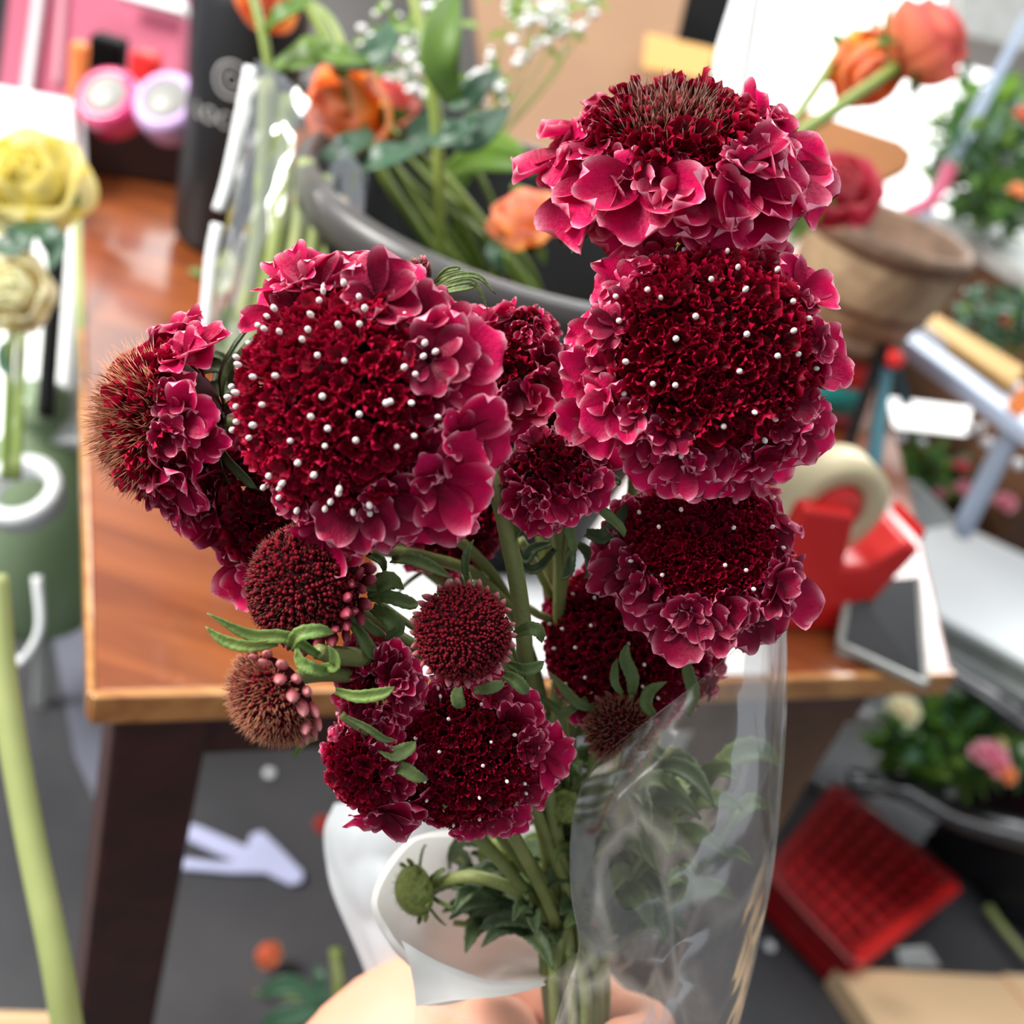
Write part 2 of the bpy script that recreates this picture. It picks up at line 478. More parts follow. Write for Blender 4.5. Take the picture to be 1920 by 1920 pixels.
def ray_floret(seed, openness=0.35):
    rr = random.Random(seed); b = MB()
    ls = [(0, 1.0, 1.0), (-1.05, 0.92, 0.92), (1.05, 0.92, 0.92), (2.35, 0.5, 0.55), (-2.35, 0.5, 0.55)]
    for a, l, wd in ls:
        b.add(*lobe(a + rr.uniform(-.15, .15), l * rr.uniform(.82, 1.12), wd * rr.uniform(.80, 1.08), 9, 8, 0.06, rr.uniform(.10, .42), rr.uniform(-.35, openness), rr.uniform(.03, .10), 0.18, rr))
    vs, fs = lathe([(0.03, -0.75), (0.05, -0.4), (0.09, -0.1), (0.12, 0.03)], 7)
    b.add(vs, fs, [(0, 0.05, 0.5)] * len(vs))
    return mdata('ray_floret', b.v, b.f, 'ray', b.c)


def disc_floret(seed, rr):
    b = MB(); n = 5; o = rr.random() * 6
    for k in range(n):
        b.add(*lobe(o + k * 2 * math.pi / n + rr.uniform(-.2, .2), rr.uniform(.75, 1.15), .95, 4, 4, 0.05, .4, rr.uniform(.2, .9), .10, 0.2, rr))
    return b


RAYS = [ray_floret(100 + i, .35) for i in range(14)]
RAYS_D = []
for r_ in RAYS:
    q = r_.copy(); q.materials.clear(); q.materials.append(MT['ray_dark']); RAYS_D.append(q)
_dr = random.Random(55)
DISCS = [disc_floret(i, _dr) for i in range(9)]


def pin_mesh():
    b = MB()
    vs, fs = tube([V((0, 0, -1)), V((0, 0, 0.9))], 0.07, 0.05, 1, 5)
    b.add(vs, fs)
    me = mdata('stamen', [], [], 'disc')
    vs2, fs2 = sphere((0, 0, 1.0), 0.21, 1, 1, 0.9, 8, 6)
    me = bpy.data.meshes.new('stamen')
    allv = b.v + vs2; o = len(b.v)
    me.from_pydata([tuple(v) for v in allv], [], b.f + [tuple(i + o for i in f) for f in fs2])
    me.materials.append(MT['collar']); me.materials.append(MT['white_pin'])
    for i, p in enumerate(me.polygons):
        p.use_smooth = True
        if i >= len(b.f): p.material_index = 1
    return me


PIN = pin_mesh()


def knob_mesh(mk, elong=1.25):
    """a closed floret bud: rounded, slightly grooved"""
    prof = []
    n = 7
    for i in range(n + 1):
        t = i / n
        prof.append((math.sin(math.pi * t) ** 0.7 * 0.5 + 1e-5, (t - 0.5) * elong))
    vs, fs = lathe(prof, 10)
    cs = []
    for v in vs:
        a = math.atan2(v.y, v.x)
        k = 1 - 0.10 * (0.5 + 0.5 * math.cos(4 * a))
        v.x *= k; v.y *= k
        t = v.z / elong + 0.5
        cs.append((max(0, (t - .5) * 1.6), t, 0.5))
    return mdata('closed_bud', vs, fs, mk, cs)


KNOB_P = knob_mesh('collar', 1.5)
KNOB_D = knob_mesh('collar_dark', 1.5)
KNOB_S = knob_mesh('knob', 1.3)
KNOB_G = knob_mesh('greenbud', 1.5)


def ribbon(pts, wid, nrm, fold=0.18, nv=4, tip=0.04, n=6, serr=0.0, base=0.35):
    """leaf blade along a curve: wid = full width, tapering, folded at the midrib"""
    C = catmull(pts, n); vs = []; fs = []; cs = []
    L = len(C)
    for i, p in enumerate(C):
        u = i / (L - 1)
        d = (C[min(i + 1, L - 1)] - C[max(i - 1, 0)]).normalized()
        s = d.cross(nrm)
        if s.length < 1e-4: s = d.cross(V((0, 0, 1)))
        s.normalize(); t = s.cross(d).normalized()
        h = wid * 0.5 * max(tip, (base + (1 - base) * math.sin(math.pi * min(1, u * 1.15 + .08) * .5)) * (1 - u ** 3.2))
        if serr and i % 2: h *= 1 - serr
        for j in range(nv + 1):
            v = -1 + 2 * j / nv
            vs.append(p + s * (v * h) + t * (abs(v) * h * fold * 2))
            cs.append((abs(v), u, .5))
    for i in range(L - 1):
        for j in range(nv):
            a = i * (nv + 1) + j
            fs.append((a, a + 1, a + nv + 2, a + nv + 1))
    return vs, fs, cs


def solid(o, t=0.0006):
    m = o.modifiers.new('thickness', 'SOLIDIFY'); m.thickness = t; m.offset = 0
    return o


# ---------------------------------------------------------------- scabiosa builders
HUB = P(1075, 1800, 0.365)
GRIP = P(1085, 2030, 0.365)
END = P(1110, 2260, 0.37)
BUNCH = 'burgundy scabiosa stems of the hand held bunch'
hubn = [0]


def stem_path(c, a, R, mid=()):
    i = hubn[0]; hubn[0] += 1
    ang = i * 2.4; rad = 0.0022 * math.sqrt(i + 1)
    off = RC * math.cos(ang) * rad + F_ * math.sin(ang) * rad
    pts = [c - a * (R * .25), c - a * (R * .75)]
    pts += [P(*m) for m in mid]
    if not mid:
        q = c - a * (R * .9)
        pts.append(q.lerp(HUB, .45) - F_ * -0.02 + off * .5)
    pts += [HUB + off, GRIP + off * .8, END + off * 1.5]
    return pts


def interp_ang(tab, deg):
    deg %= 360
    t = sorted(tab)
    t = [(t[-1][0] - 360, t[-1][1])] + t + [(t[0][0] + 360, t[0][1])]
    for i in range(len(t) - 1):
        if t[i][0] <= deg <= t[i + 1][0]:
            k = (deg - t[i][0]) / max(1e-6, t[i + 1][0] - t[i][0])
            return t[i][1] * (1 - k) + t[i + 1][1] * k
    return t[0][1]


def bracts(root, c, a, R, n, L, seed, mk='bract', wid=.22, th=118, reflex=.3, name='bract'):
    rr = random.Random(seed); e1, e2, a = basis(a)
    for k in range(n):
        ph = 2 * math.pi * k / n + rr.uniform(-.2, .2)
        o_ = e1 * math.cos(ph) + e2 * math.sin(ph)
        t = math.radians(th)
        p0 = c - a * (R * .42) + o_ * R * .12
        dirn = a * math.cos(t) + o_ * math.sin(t)
        l = L * rr.uniform(.75, 1.2)
        p1 = p0 + (o_ * .95 + a * .10) * l * .5
        p2 = p0 + (o_ * .95 + dirn * .3) * l * .8 + a * (-reflex * .3 * l)
        p3 = p2 + (o_ * .25 - a * reflex + V((0, 0, -.15))) * l * .4
        vs, fs, cs = ribbon([p0, p1, p2, p3], wid * L, a, .22, 4, .06, 5, .12)
        ob = MB().add(vs, fs, cs).obj(name, mk, root)
        solid(ob, 0.0003)


def scab(label, px, py, d, Rp, ax, seed, sizes=None, disc=.70, dome=.55, s=.30, rings=((78, 15, 1.0), (92, 16, 1.0), (106, 14, .9)),
         dark=False, pins=0, ndisc=150, dsize=.115, brist=0, bl=.16, bmat='bristle_dark', nb=7, bl_=.75, mid=(), stem_r=.0022, bractmat='bract', disc_bright=False,
         ntilt=62, pinl=.16, dlim=84, brange=48, dmin=0, bmatlimb=None, knobs=0, tiltj=22):
    rr = random.Random(seed)
    R = Rp * d / FPX
    c = P(px, py, d); a = cdir(*ax); e1, e2, a = basis(a)
    root = empty('scabiosa_flower', END, label, 'flower', BUNCH)
    rd = disc * R; hd = dome * R

    def surf(th, ph):
        o_ = e1 * math.cos(ph) + e2 * math.sin(ph)
        p = c + o_ * (rd * math.sin(th)) + a * (hd * math.cos(th))
        n = (o_ * (math.sin(th) / rd) + a * (math.cos(th) / hd)).normalized()
        return p, n, o_
    # core
    vs, fs = sphere((0, 0, 0), 1, 1, 1, 1, 20, 14)
    Mx = Matrix(((e1.x, e2.x, a.x), (e1.y, e2.y, a.y), (e1.z, e2.z, a.z)))
    vs = [c + Mx @ V((v.x * rd * .93, v.y * rd * .93, v.z * (hd if v.z > 0 else hd * .8) * .93)) for v in vs]
    MB().add(vs, fs).obj('flower_core', 'core', root)
    # disc florets
    b = MB()
    cmax = math.cos(math.radians(dlim)); cmin = math.cos(math.radians(dmin))
    for i in range(ndisc):
        z = cmin - (cmin - cmax) * (i + .5) / ndisc
        th = math.acos(z); ph = i * 2.39996 + rr.uniform(-.12, .12)
        p, n, o_ = surf(th, ph)
        n = (n + V((rr.uniform(-.3, .3), rr.uniform(-.3, .3), rr.uniform(-.3, .3)))).normalized()
        x, y = frame_of(n)
        sc = dsize * R * rr.uniform(.75, 1.25) * (.8 + .35 * math.sin(th))
        q = rr.choice(DISCS)
        b.add(q.v, q.f, q.c, mat4(x, y, n, p + n * (sc * rr.uniform(-.1, .5)), sc))
    ob = b.obj('disc_florets', 'disc_bright' if disc_bright else 'disc', root); ob['kind'] = 'stuff'
    if knobs:
        b = MB(); K = MESHV['knob']
        for i in range(knobs):
            z = 1 - (1 - math.cos(math.radians(brange))) * (i + .5) / knobs
            th = math.acos(z); ph = i * 2.39996
            p, n, o_ = surf(th, ph); x, y = frame_of(n)
            sc = .075 * R * rr.uniform(.7, 1.2)
            b.add(K[0], K[1], K[2], mat4(x, y, n, p + n * sc * .4, sc))
        ob = b.obj('closed_disc_buds', 'knob', root); ob['kind'] = 'stuff'
    if brist: bristles(root, surf, R, brist, bl, bmat, rr, brange)
    # ray florets, each its own part
    for th0, n_, sk in rings:
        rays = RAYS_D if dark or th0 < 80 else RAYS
        off = rr.random() * 6.28
        for k in range(n_):
            ph = off + 2 * math.pi * k / n_ + rr.uniform(-.12, .12)
            m_ = interp_ang(sizes, math.degrees(ph)) if sizes else 1.0
            if m_ < .12 or rr.random() < 0.04: continue
            th = math.radians(th0 + rr.uniform(-5, 5))
            p, n, o_ = surf(th, ph)
            tn = math.radians(ntilt * .72 + (th0 - 90) * .6 + rr.uniform(-tiltj, tiltj))
            N = (a * math.cos(tn) + o_ * math.sin(tn)).normalized()
            O = (o_ * math.cos(tn) - a * math.sin(tn)).normalized()
            X = O.cross(N).normalized()
            # random twist about N
            tw = rr.uniform(-.45, .45)
            O2 = O * math.cos(tw) + X * math.sin(tw); X2 = O2.cross(N)
            sc = s * R * sk * m_ * rr.uniform(.8, 1.18)
            pos = p + o_ * (sc * rr.uniform(.1, .45)) + N * (sc * rr.uniform(.0, .35))
            put('ray_floret', rr.choice(rays), root, mat4(X2, O2, N, pos, sc))
    # pins
    for i in range(pins):
        z = .985 - (.985 - math.cos(math.radians(82))) * ((i + .5) / pins)
        th = math.acos(z); ph = i * 2.39996 * 1.0 + rr.uniform(-.35, .35)
        p, n, o_ = surf(th, ph)
        n = (n + V((rr.uniform(-.2, .2), rr.uniform(-.2, .2), rr.uniform(-.2, .2)))).normalized()
        x, y = frame_of(n); sc = pinl * R * rr.uniform(.75, 1.05)
        sw = .105 * R * rr.uniform(.85, 1.1)
        mm = mat4(x, y, n, p + n * sc * .25, 1) @ Matrix.Diagonal((sw, sw, sc, 1))
        put('stamen', PIN, root, mm)
    if nb: bracts(root, c - a * (hd * .1), a, R, nb, R * bl_, seed + 5, bractmat)
    vs, fs = tube(stem_path(c, a, R, mid), stem_r, stem_r * .9, 10, 9)
    MB().add(vs, fs).obj('stem', 'green', root)
    return root, c, a, R, surf


def bristles(root, surf, R, n, L, mk, rr, rng_deg=80, name='bristles'):
    b = MB()
    for i in range(n):
        z = 1 - (1 - math.cos(math.radians(rng_deg))) * (i + .5) / n
        th = math.acos(z); ph = i * 2.39996 + rr.uniform(-.3, .3)
        p, nn, o_ = surf(th, ph)
        nn = (nn + V((rr.uniform(-.35, .35), rr.uniform(-.35, .35), rr.uniform(-.35, .35)))).normalized()
        l = L * R * rr.uniform(.6, 1.25); x, y = frame_of(nn)
        w_ = R * .0095
        bend = V((rr.uniform(-.15, .15), rr.uniform(-.15, .15), rr.uniform(-.15, .1))) * l
        q = p + nn * l * .55 + bend * .3; e = p + nn * l + bend
        vs = [p + x * w_, p - x * .5 * w_ + y * .87 * w_, p - x * .5 * w_ - y * .87 * w_,
              q + x * w_ * .7, q - x * .35 * w_ + y * .6 * w_, q - x * .35 * w_ - y * .6 * w_, e]
        b.add(vs, [(0, 1, 4, 3), (1, 2, 5, 4), (2, 0, 3, 5), (3, 4, 6), (4, 5, 6), (5, 3, 6)])
    ob = b.obj(name, mk, root, True); ob['kind'] = 'stuff'
    return ob


MESHV = {}
for k_, me_ in (('knob', KNOB_S),):
    MESHV[k_] = ([v.co.copy() for v in me_.vertices], [tuple(p.vertices) for p in me_.polygons],
                 [tuple(c.color)[:3] for c in me_.color_attributes['Col'].data])


def bud(label, px, py, d, Rp, ax, seed, ncol=26, colsc=.2, collar='pink', nknob=230, brist=150, bl=.10, bmat='bristle_dark', nb=8, bl_=.9, sizes=None,
        mid=(), dome=.85, stem_r=.0021, bractmat='bract', th_c=82, rows=1, ksz=.085, coremat='core', brange=75, stem=True):
    rr = random.Random(seed)
    R = Rp * d / FPX; c = P(px, py, d); a = cdir(*ax); e1, e2, a = basis(a)
    root = empty('scabiosa_bud', END, label, 'flower bud', BUNCH)
    rd = R * .96; hd = dome * R

    def surf(th, ph):
        o_ = e1 * math.cos(ph) + e2 * math.sin(ph)
        return c + o_ * (rd * math.sin(th)) + a * (hd * math.cos(th)), (o_ * (math.sin(th) / rd) + a * (math.cos(th) / hd)).normalized(), o_
    vs, fs = sphere((0, 0, 0), 1, 1, 1, 1, 24, 16)
    Mx = Matrix(((e1.x, e2.x, a.x), (e1.y, e2.y, a.y), (e1.z, e2.z, a.z)))
    dome_ = MB().add([c + Mx @ V((v.x * rd * .96, v.y * rd * .96, v.z * (hd if v.z > 0 else hd * .55) * .96)) for v in vs], fs).obj('bud_dome', coremat, root)
    if nknob:
        b = MB(); K = MESHV['knob']
        for i in range(nknob):
            z = 1 - (1 - math.cos(math.radians(86))) * (i + .5) / nknob
            p, n, o_ = surf(math.acos(z), i * 2.39996 + rr.uniform(-.5, .5) / (1 + 12 * (1 - z)))
            n = (n + V((rr.uniform(-.2, .2), rr.uniform(-.2, .2), rr.uniform(-.2, .2)))).normalized()
            x, y = frame_of(n); sc = ksz * R * rr.uniform(.65, 1.3)
            b.add(K[0], K[1], K[2], mat4(x, y, n, p + n * sc * rr.uniform(.0, .45), sc))
        ob = b.obj('closed_disc_buds', 'knob', root); ob['kind'] = 'stuff'
    if brist: bristles(root, surf, R, brist, bl, bmat, rr, brange)
    for row in range(rows):
        for k in range(ncol):
            ph = 2 * math.pi * (k + .5 * row) / ncol + rr.uniform(-.06, .06)
            m_ = interp_ang(sizes, math.degrees(ph)) if sizes else 1
            if m_ < .12: continue
            p, n, o_ = surf(math.radians(th_c + row * 13 + rr.uniform(-3, 3)), ph)
            tang = a.cross(o_)
            y = (n + a * .55).normalized(); y = (y + tang * rr.uniform(-.5, .5)).normalized()
            x = y.cross(n.cross(y)).normalized(); x, zz = frame_of(y, n)
            sc = colsc * R * m_ * rr.uniform(.8, 1.15)
            put('closed_floret', {'pink': KNOB_P, 'dark': KNOB_D, 'green': KNOB_G}[collar], root, mat4(x, zz, y, p + n * sc * .25, 1) @ Matrix.Diagonal((sc * .75, sc * .6, sc, 1)))
    if nb: bracts(root, c - a * (hd * .0), a, R, nb, R * bl_, seed + 3, bractmat, .26)
    if stem:
        vs, fs = tube(stem_path(c, a, R * .8, mid), stem_r, stem_r, 10, 9)
        MB().add(vs, fs).obj('stem', 'green', root)
    return root, c, a, R


# ================================================================ STRUCTURE
def slab(name, vs, fs, m):
    return tag(MB().add(vs, fs).obj(name, m, None, False), kind='structure')


slab('floor', *prism([(-3, -1.2), (3.5, -1.2), (3.5, 4.2), (-3, 4.2)], -0.05, 0), 'floor')
slab('wall_back', *prism([(-3, 4.2), (3.5, 4.2), (3.5, 4.3), (-3, 4.3)], 0, 2.6), 'wall')

# ================================================================ TABLE
H = 0.48
tc_ = [onz(172, 1303, H), onz(1790, 1262, H), onz(1560, 300, H), onz(140, 215, H)]
bench = empty('wooden_bench', (sum((p.x for p in tc_)) / 4, sum((p.y for p in tc_)) / 4, 0),
              'varnished red-brown wooden bench with worn edges, carrying the bottle and the bucket', 'bench')
top2 = [(p.x, p.y) for p in tc_]
o = MB().add(*prism(top2, H - 0.022, H)).obj('bench_top', 'wood', bench, False); bevel(o, .004, 3)
# worn lighter edge strips (bare wood shows at the arris)
fr = (tc_[1] - tc_[0]).normalized(); lf = (tc_[3] - tc_[0]).normalized()


def strip(p, q, inward, wd, z0, z1, name, m, par):
    vs = [V((p.x, p.y, z0)), V((q.x, q.y, z0)), V(((q + inward * wd).x, (q + inward * wd).y, z0)), V(((p + inward * wd).x, (p + inward * wd).y, z0))]
    vs = vs + [V((v.x, v.y, z1)) for v in vs]
    vs, fs = hexa(vs)
    o = MB().add(vs, fs).obj(name, m, par, False); bevel(o, .0015, 2); return o


strip(tc_[0] - lf * .003, tc_[1] - lf * .003, lf, .006, H - .018, H + .0012, 'front_edging', 'wood_edge', bench)
strip(tc_[0] - fr * .002, tc_[3] - fr * .002, fr, .004, H - .018, H + .0010, 'side_edging', 'wood_edge', bench)
# apron
ap0 = tc_[0] + fr * .03 + lf * .025; ap1 = tc_[1] - fr * .03 + lf * .025
strip(ap0, ap1, lf, .02, H - .075, H - .022, 'apron', 'wood_leg', bench)
ap3 = tc_[3] + fr * .03
strip(ap0, ap3, fr, .02, H - .075, H - .022, 'apron', 'wood_leg', bench)


def leg(pt, wx, wy, foot_off):
    b_ = []
    for z, off in ((0.0, foot_off), (H - .022, V((0, 0, 0)))):
        q = pt + off
        for sx, sy in ((0, 0), (1, 0), (1, 1), (0, 1)):
            c_ = q + fr * (wx * sx) + lf * (wy * sy)
            b_.append(V((c_.x, c_.y, z)))
    o = MB().add(*hexa(b_)).obj('leg', 'wood_leg', bench, False); bevel(o, .004, 2)


leg(tc_[0] + fr * .012 + lf * .012, .050, .045, -fr * .004)
rl = onz(1470, 1290, H)
leg(V((rl.x, rl.y, 0)) + lf * .010, .085, .045, fr * .0)
leg(tc_[3] + fr * .02 - lf * .06, .05, .045, V((0, 0, 0)))
leg(tc_[2] - fr * .08 - lf * .06, .05, .045, V((0, 0, 0)))

# white paper sheet lying on the bench behind the bunch
pp = [onz(700, 1010, H), onz(1010, 985, H), onz(1445, 1130, H), onz(1440, 1270, H), onz(720, 1275, H)]
tag(MB().add(*prism([(p.x, p.y) for p in pp], H + .0015, H + .003)).obj('paper_sheet', 'whitemat', None, False),
    'white paper sheet lying flat on the bench behind the flower stems', 'paper')

# ================================================================ FLOWERS IN FOCUS
ALL = None
# D big left
scab('large crimson bloom densely dotted with white pins, big pink florets on its right rim', 652, 758, .272, 262, (-.30, .04, .95), 11,
     sizes=[(0, 1.0), (30, 1.1), (60, 1.15), (90, 1.1), (120, .95), (140, .55), (160, .1), (200, .1), (225, .25), (250, .8), (275, 1.1), (310, 1.15), (340, 1.05)],
     disc=.68, dome=.56, s=.36, pins=78, ndisc=330, dsize=.085, disc_bright=True, mid=((800, 785, .287), (865, 815, .288), (925, 905, .290), (955, 1020, .294), (978, 1150, .302), (1000, 1350, .33)), stem_r=.0027, ntilt=48,
     rings=((74, 14, .8), (88, 15, .95), (102, 13, 1.0)))
# B big right
scab('largest dark burgundy bloom on the right, facing the viewer under the topmost bloom', 1325, 668, .285, 240, (.06, .12, .98), 12,
     sizes=[(0, 1.0), (60, .85), (90, .7), (150, 1.0), (200, 1.0), (240, 1.0), (300, 1.0), (340, 1.0)], disc=.70, dome=.42, s=.33, dark=False, pins=34, ndisc=330, dsize=.10,
     rings=((72, 18, .6), (86, 16, .95), (100, 15, 1.1)), ntilt=58, mid=((1200, 1050, .335), (1130, 1400, .35)), tiltj=30)
# A top right
scab('topmost bloom at upper right with a dark bristly centre and drooping pink florets', 1258, 288, .302, 240, (-.03, .66, .75), 13,
     sizes=[(0, 1.1), (60, .85), (90, .8), (130, .9), (180, 1.05), (230, 1.1), (270, 1.15), (320, 1.15)], disc=.55, dome=.34, s=.44, pins=0, ndisc=150, dsize=.12,
     rings=((74, 12, .6), (88, 11, .9), (106, 11, 1.12)), brist=330, bl=.22, bmat='bristle_dark', brange=52, knobs=120, dmin=42, dlim=92, ntilt=55,
     mid=((1240, 520, .325), (1190, 900, .345), (1120, 1400, .355)))
# C lower right
scab('dark burgundy bloom at right, just left of the red tape dispenser', 1315, 1018, .300, 194, (.02, .42, .9), 14,
     sizes=[(0, 1.05), (50, .8), (90, .5), (130, .6), (180, .9), (220, 1.05), (270, 1.1), (320, 1.1)], disc=.60, dome=.28, s=.38, dark=True, pins=14, ndisc=300, dsize=.09,
     rings=((80, 14, .7), (94, 14, .95), (106, 13, 1.1)), ntilt=56, mid=((1220, 1250, .34), (1130, 1500, .355)))
# E far left, side view
scab('leftmost bloom seen from the side with brown bristles at its tip', 330, 790, .300, 186, (-.90, .02, .42), 15,
     disc=.62, dome=.62, s=.36, ndisc=100, dsize=.125, brist=1300, bl=.28, bmat='bristle', brange=70, dmin=34, rings=((78, 11, .85), (90, 13, 1.0), (102, 10, 1.0)), ntilt=62, nb=9, bl_=.85, bractmat='bract_dark', disc_bright=True,
     mid=((480, 800, .325), (700, 900, .345), (900, 1150, .35), (1020, 1450, .355)), knobs=100)
# F left behind
scab('pink bloom tucked behind the white-dotted bloom, above the domed bud', 525, 960, .302, 172, (-.15, -.05, .98), 16, disc=.50, dome=.3, s=.48, ndisc=60, dsize=.13,
     rings=((76, 10, .9), (92, 11, 1.0), (106, 9, 1.05)), nb=6, ntilt=66, mid=((720, 1010, .34), (930, 1200, .35), (1030, 1500, .355)))
# J
scab('small crimson bloom with one broad pink petal below the bristly brown bud', 690, 1432, .292, 120, (-.55, -.25, .8), 17, disc=.45, dome=.45, s=.55, ndisc=50, dsize=.16,
     rings=((72, 8, .8), (92, 9, 1.0), (106, 7, 1.05)), nb=7, sizes=[(0, .8), (90, .6), (180, .75), (250, 1.0), (310, 1.25)], disc_bright=True, mid=((830, 1500, .32), (960, 1640, .345)))
# K
scab('dark crimson bloom low in the middle with sparse white pins, under the round button bud', 870, 1412, .298, 160, (.08, -.08, .98), 18, disc=.70, dome=.42, s=.34, dark=False, pins=22, ndisc=230, dsize=.10,
     sizes=[(0, 1.15), (45, 1.15), (90, .9), (130, .4), (180, .1), (225, .35), (270, .8), (320, 1.1)], rings=((70, 11, .8), (84, 13, .95), (98, 12, 1.0)), ntilt=50, mid=((960, 1560, .33), (1030, 1700, .35)))
# L
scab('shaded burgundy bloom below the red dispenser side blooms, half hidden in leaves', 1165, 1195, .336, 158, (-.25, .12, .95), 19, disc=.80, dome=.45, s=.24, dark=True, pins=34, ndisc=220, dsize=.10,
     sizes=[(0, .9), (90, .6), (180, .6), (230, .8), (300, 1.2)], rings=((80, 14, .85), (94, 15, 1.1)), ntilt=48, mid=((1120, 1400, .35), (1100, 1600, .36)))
scab('few burgundy petals peeking out beneath the bloom beside the red dispenser', 1285, 1255, .332, 78, (.2, -.2, .9), 29, disc=.5, dome=.4, s=.5, dark=True, ndisc=40, dsize=.18,
     rings=((84, 9, 1.0),), nb=5, bl_=1.1, mid=((1200, 1450, .35),))
# M
scab('small pink bloom in the middle gap between the two largest blooms', 948, 690, .305, 105, (.0, .25, .95), 20, disc=.36, dome=.3, s=.66, pins=3, ndisc=22, dsize=.2,
     rings=((70, 5, .8), (92, 7, 1.0)), nb=6, bl_=1.0, mid=((1010, 900, .34), (1040, 1200, .35)))
scab('tiny crimson bloom just above the middle gap, its petals standing up', 985, 612, .308, 52, (.1, .7, .7), 30, disc=.3, dome=.4, s=.8, ndisc=8, dsize=.25,
     rings=((80, 5, 1.0), (100, 4, 1.0)), nb=4, mid=((1000, 900, .34), (1040, 1200, .35)))
# N
scab('pale-edged ruffled bloom left of the lowest right bloom, with curling green bracts below', 1042, 885, .290, 100, (-.12, .45, .85), 21, disc=.42, dome=.4, s=.60, dark=False, ndisc=24, dsize=.2,
     rings=((66, 7, .8), (88, 9, 1.0), (104, 7, 1.05)), nb=8, bl_=1.2, bractmat='bract', mid=((1050, 1080, .325), (1045, 1300, .345)), sizes=[(0, 1.0), (90, .8), (180, 1.0), (270, 1.0)])
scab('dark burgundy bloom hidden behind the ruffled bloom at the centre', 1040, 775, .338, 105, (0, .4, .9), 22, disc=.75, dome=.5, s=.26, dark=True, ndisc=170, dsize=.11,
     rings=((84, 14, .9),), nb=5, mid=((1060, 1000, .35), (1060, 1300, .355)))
# O
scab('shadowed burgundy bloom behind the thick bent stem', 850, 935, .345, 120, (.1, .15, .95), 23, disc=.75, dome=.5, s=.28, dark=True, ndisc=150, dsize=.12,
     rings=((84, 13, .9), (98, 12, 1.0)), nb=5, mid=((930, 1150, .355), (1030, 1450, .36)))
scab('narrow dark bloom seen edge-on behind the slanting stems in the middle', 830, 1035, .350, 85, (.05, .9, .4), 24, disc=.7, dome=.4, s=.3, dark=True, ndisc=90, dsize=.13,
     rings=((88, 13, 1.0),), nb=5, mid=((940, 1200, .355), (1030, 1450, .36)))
# S
scab('mauve-pink floret cluster between the bristly brown bud and the round button bud', 705, 1280, .288, 74, (-.1, -.05, .99), 25, disc=.3, dome=.3, s=.78, ndisc=10, dsize=.2,
     rings=((70, 6, .9), (92, 7, 1.1)), nb=5, mid=((830, 1420, .325), (980, 1620, .35)))

# buds
bud('large domed crimson bud at left with loose knobs at its right', 580, 1098, .285, 118, (-.42, .18, .88), 31, ncol=22, colsc=.25, collar='dark', nknob=850, brist=1100, bl=.11, nb=8, bl_=.95, rows=3, th_c=72,
    sizes=[(0, 1.1), (60, .8), (100, .3), (180, .0), (230, .2), (270, .9), (320, 1.15)], mid=((720, 1180, .30), (880, 1300, .325), (1020, 1560, .35)), ksz=.076, stem_r=.0026)
bud('round dark button bud facing the viewer, ringed with small pink beads', 868, 1186, .275, 90, (.02, .03, 1), 32, ncol=30, colsc=.215, nknob=900, brist=500, bl=.08, nb=9, bl_=.80, dome=.62, ksz=.072, th_c=93,
    mid=((930, 1330, .31), (1020, 1560, .345)))
bud('bristly reddish-brown bud at lower left, tilted down', 522, 1302, .270, 92, (-.62, -.50, .60), 33, ncol=16, colsc=.34, nknob=420, brist=1300, bl=.23, bmat='bristle', nb=0, bl_=1.2, rows=2, th_c=80,
    sizes=[(0, 1.0), (45, 1.1), (90, .9), (130, .6), (180, .1), (270, .1), (320, .8)], mid=((640, 1265, .285), (760, 1290, .30), (900, 1480, .33), (1020, 1660, .35)), ksz=.08, brange=86)
bud('small brown bristly bud low on the right, half behind the clear film', 1165, 1368, .325, 66, (-.35, .1, .93), 34, ncol=20, colsc=.26, nknob=130, brist=800, bl=.2, bmat='bristle', nb=5, mid=((1120, 1550, .35),))
bud('small brown seed bud at the top behind the white-dotted bloom, with curling grey-green bracts', 782, 528, .305, 42, (-.75, .35, .5), 35, ncol=12, colsc=.34, nknob=110, brist=200, bl=.2, bmat='bristle', nb=0,
    mid=((870, 610, .325), (1000, 800, .345), (1050, 1300, .355)))
for i, (px, py, dd, rp, ax, lb) in enumerate(((783, 1668, .352, 52, (-.8, -.1, .5), 'green unopened bud lying against the white tissue'),
                                             (935, 1600, .37, 44, (0, .6, .8), 'green unopened bud just below the lowest dark bloom'),
                                             (1062, 1512, .345, 34, (-.3, .2, .9), 'yellow-green unopened bud at the upper tip of the film edge'))):
    mids = (((900, 1645, .345), (1010, 1700, .355)), (), ())[i]
    bud(lb, px, py, dd, rp, ax, 40 + i, ncol=10, colsc=.3, nknob=0, brist=80, bl=.1, bmat='greenbud', nb=6, bl_=1.1, coremat='greenbud', mid=mids, collar='green')


# leaves close to the heads, each with its own thing: leafy side shoots
def shoot(label, pts, leaves, mk='bract', r=.0012, stemm='green', cat='leaf sprig'):
    """pts: stem pixel-depth points; leaves: (list of pixel-depth points, width px)"""
    root = empty('scabiosa_sprig', P(*pts[0]), label, cat, 'leafy scabiosa sprigs of the bunch')
    stem_ = MB().add(*tube([P(*p) for p in pts], r, r * .7, 8, 7)).obj('stem', stemm, root)
    for lp, wd in leaves:
        q = [P(*p) for p in lp]
        dd = sum(p[2] for p in lp) / len(lp)
        nrm = cdir(rng.uniform(-.3, .3), rng.uniform(-.1, .6), 1)
        ob = MB().add(*ribbon(q, wd * dd / FPX, nrm, .25, 4, .05, 6, .10)).obj('leaf', mk, stem_)
        solid(ob, .0003)
    return root


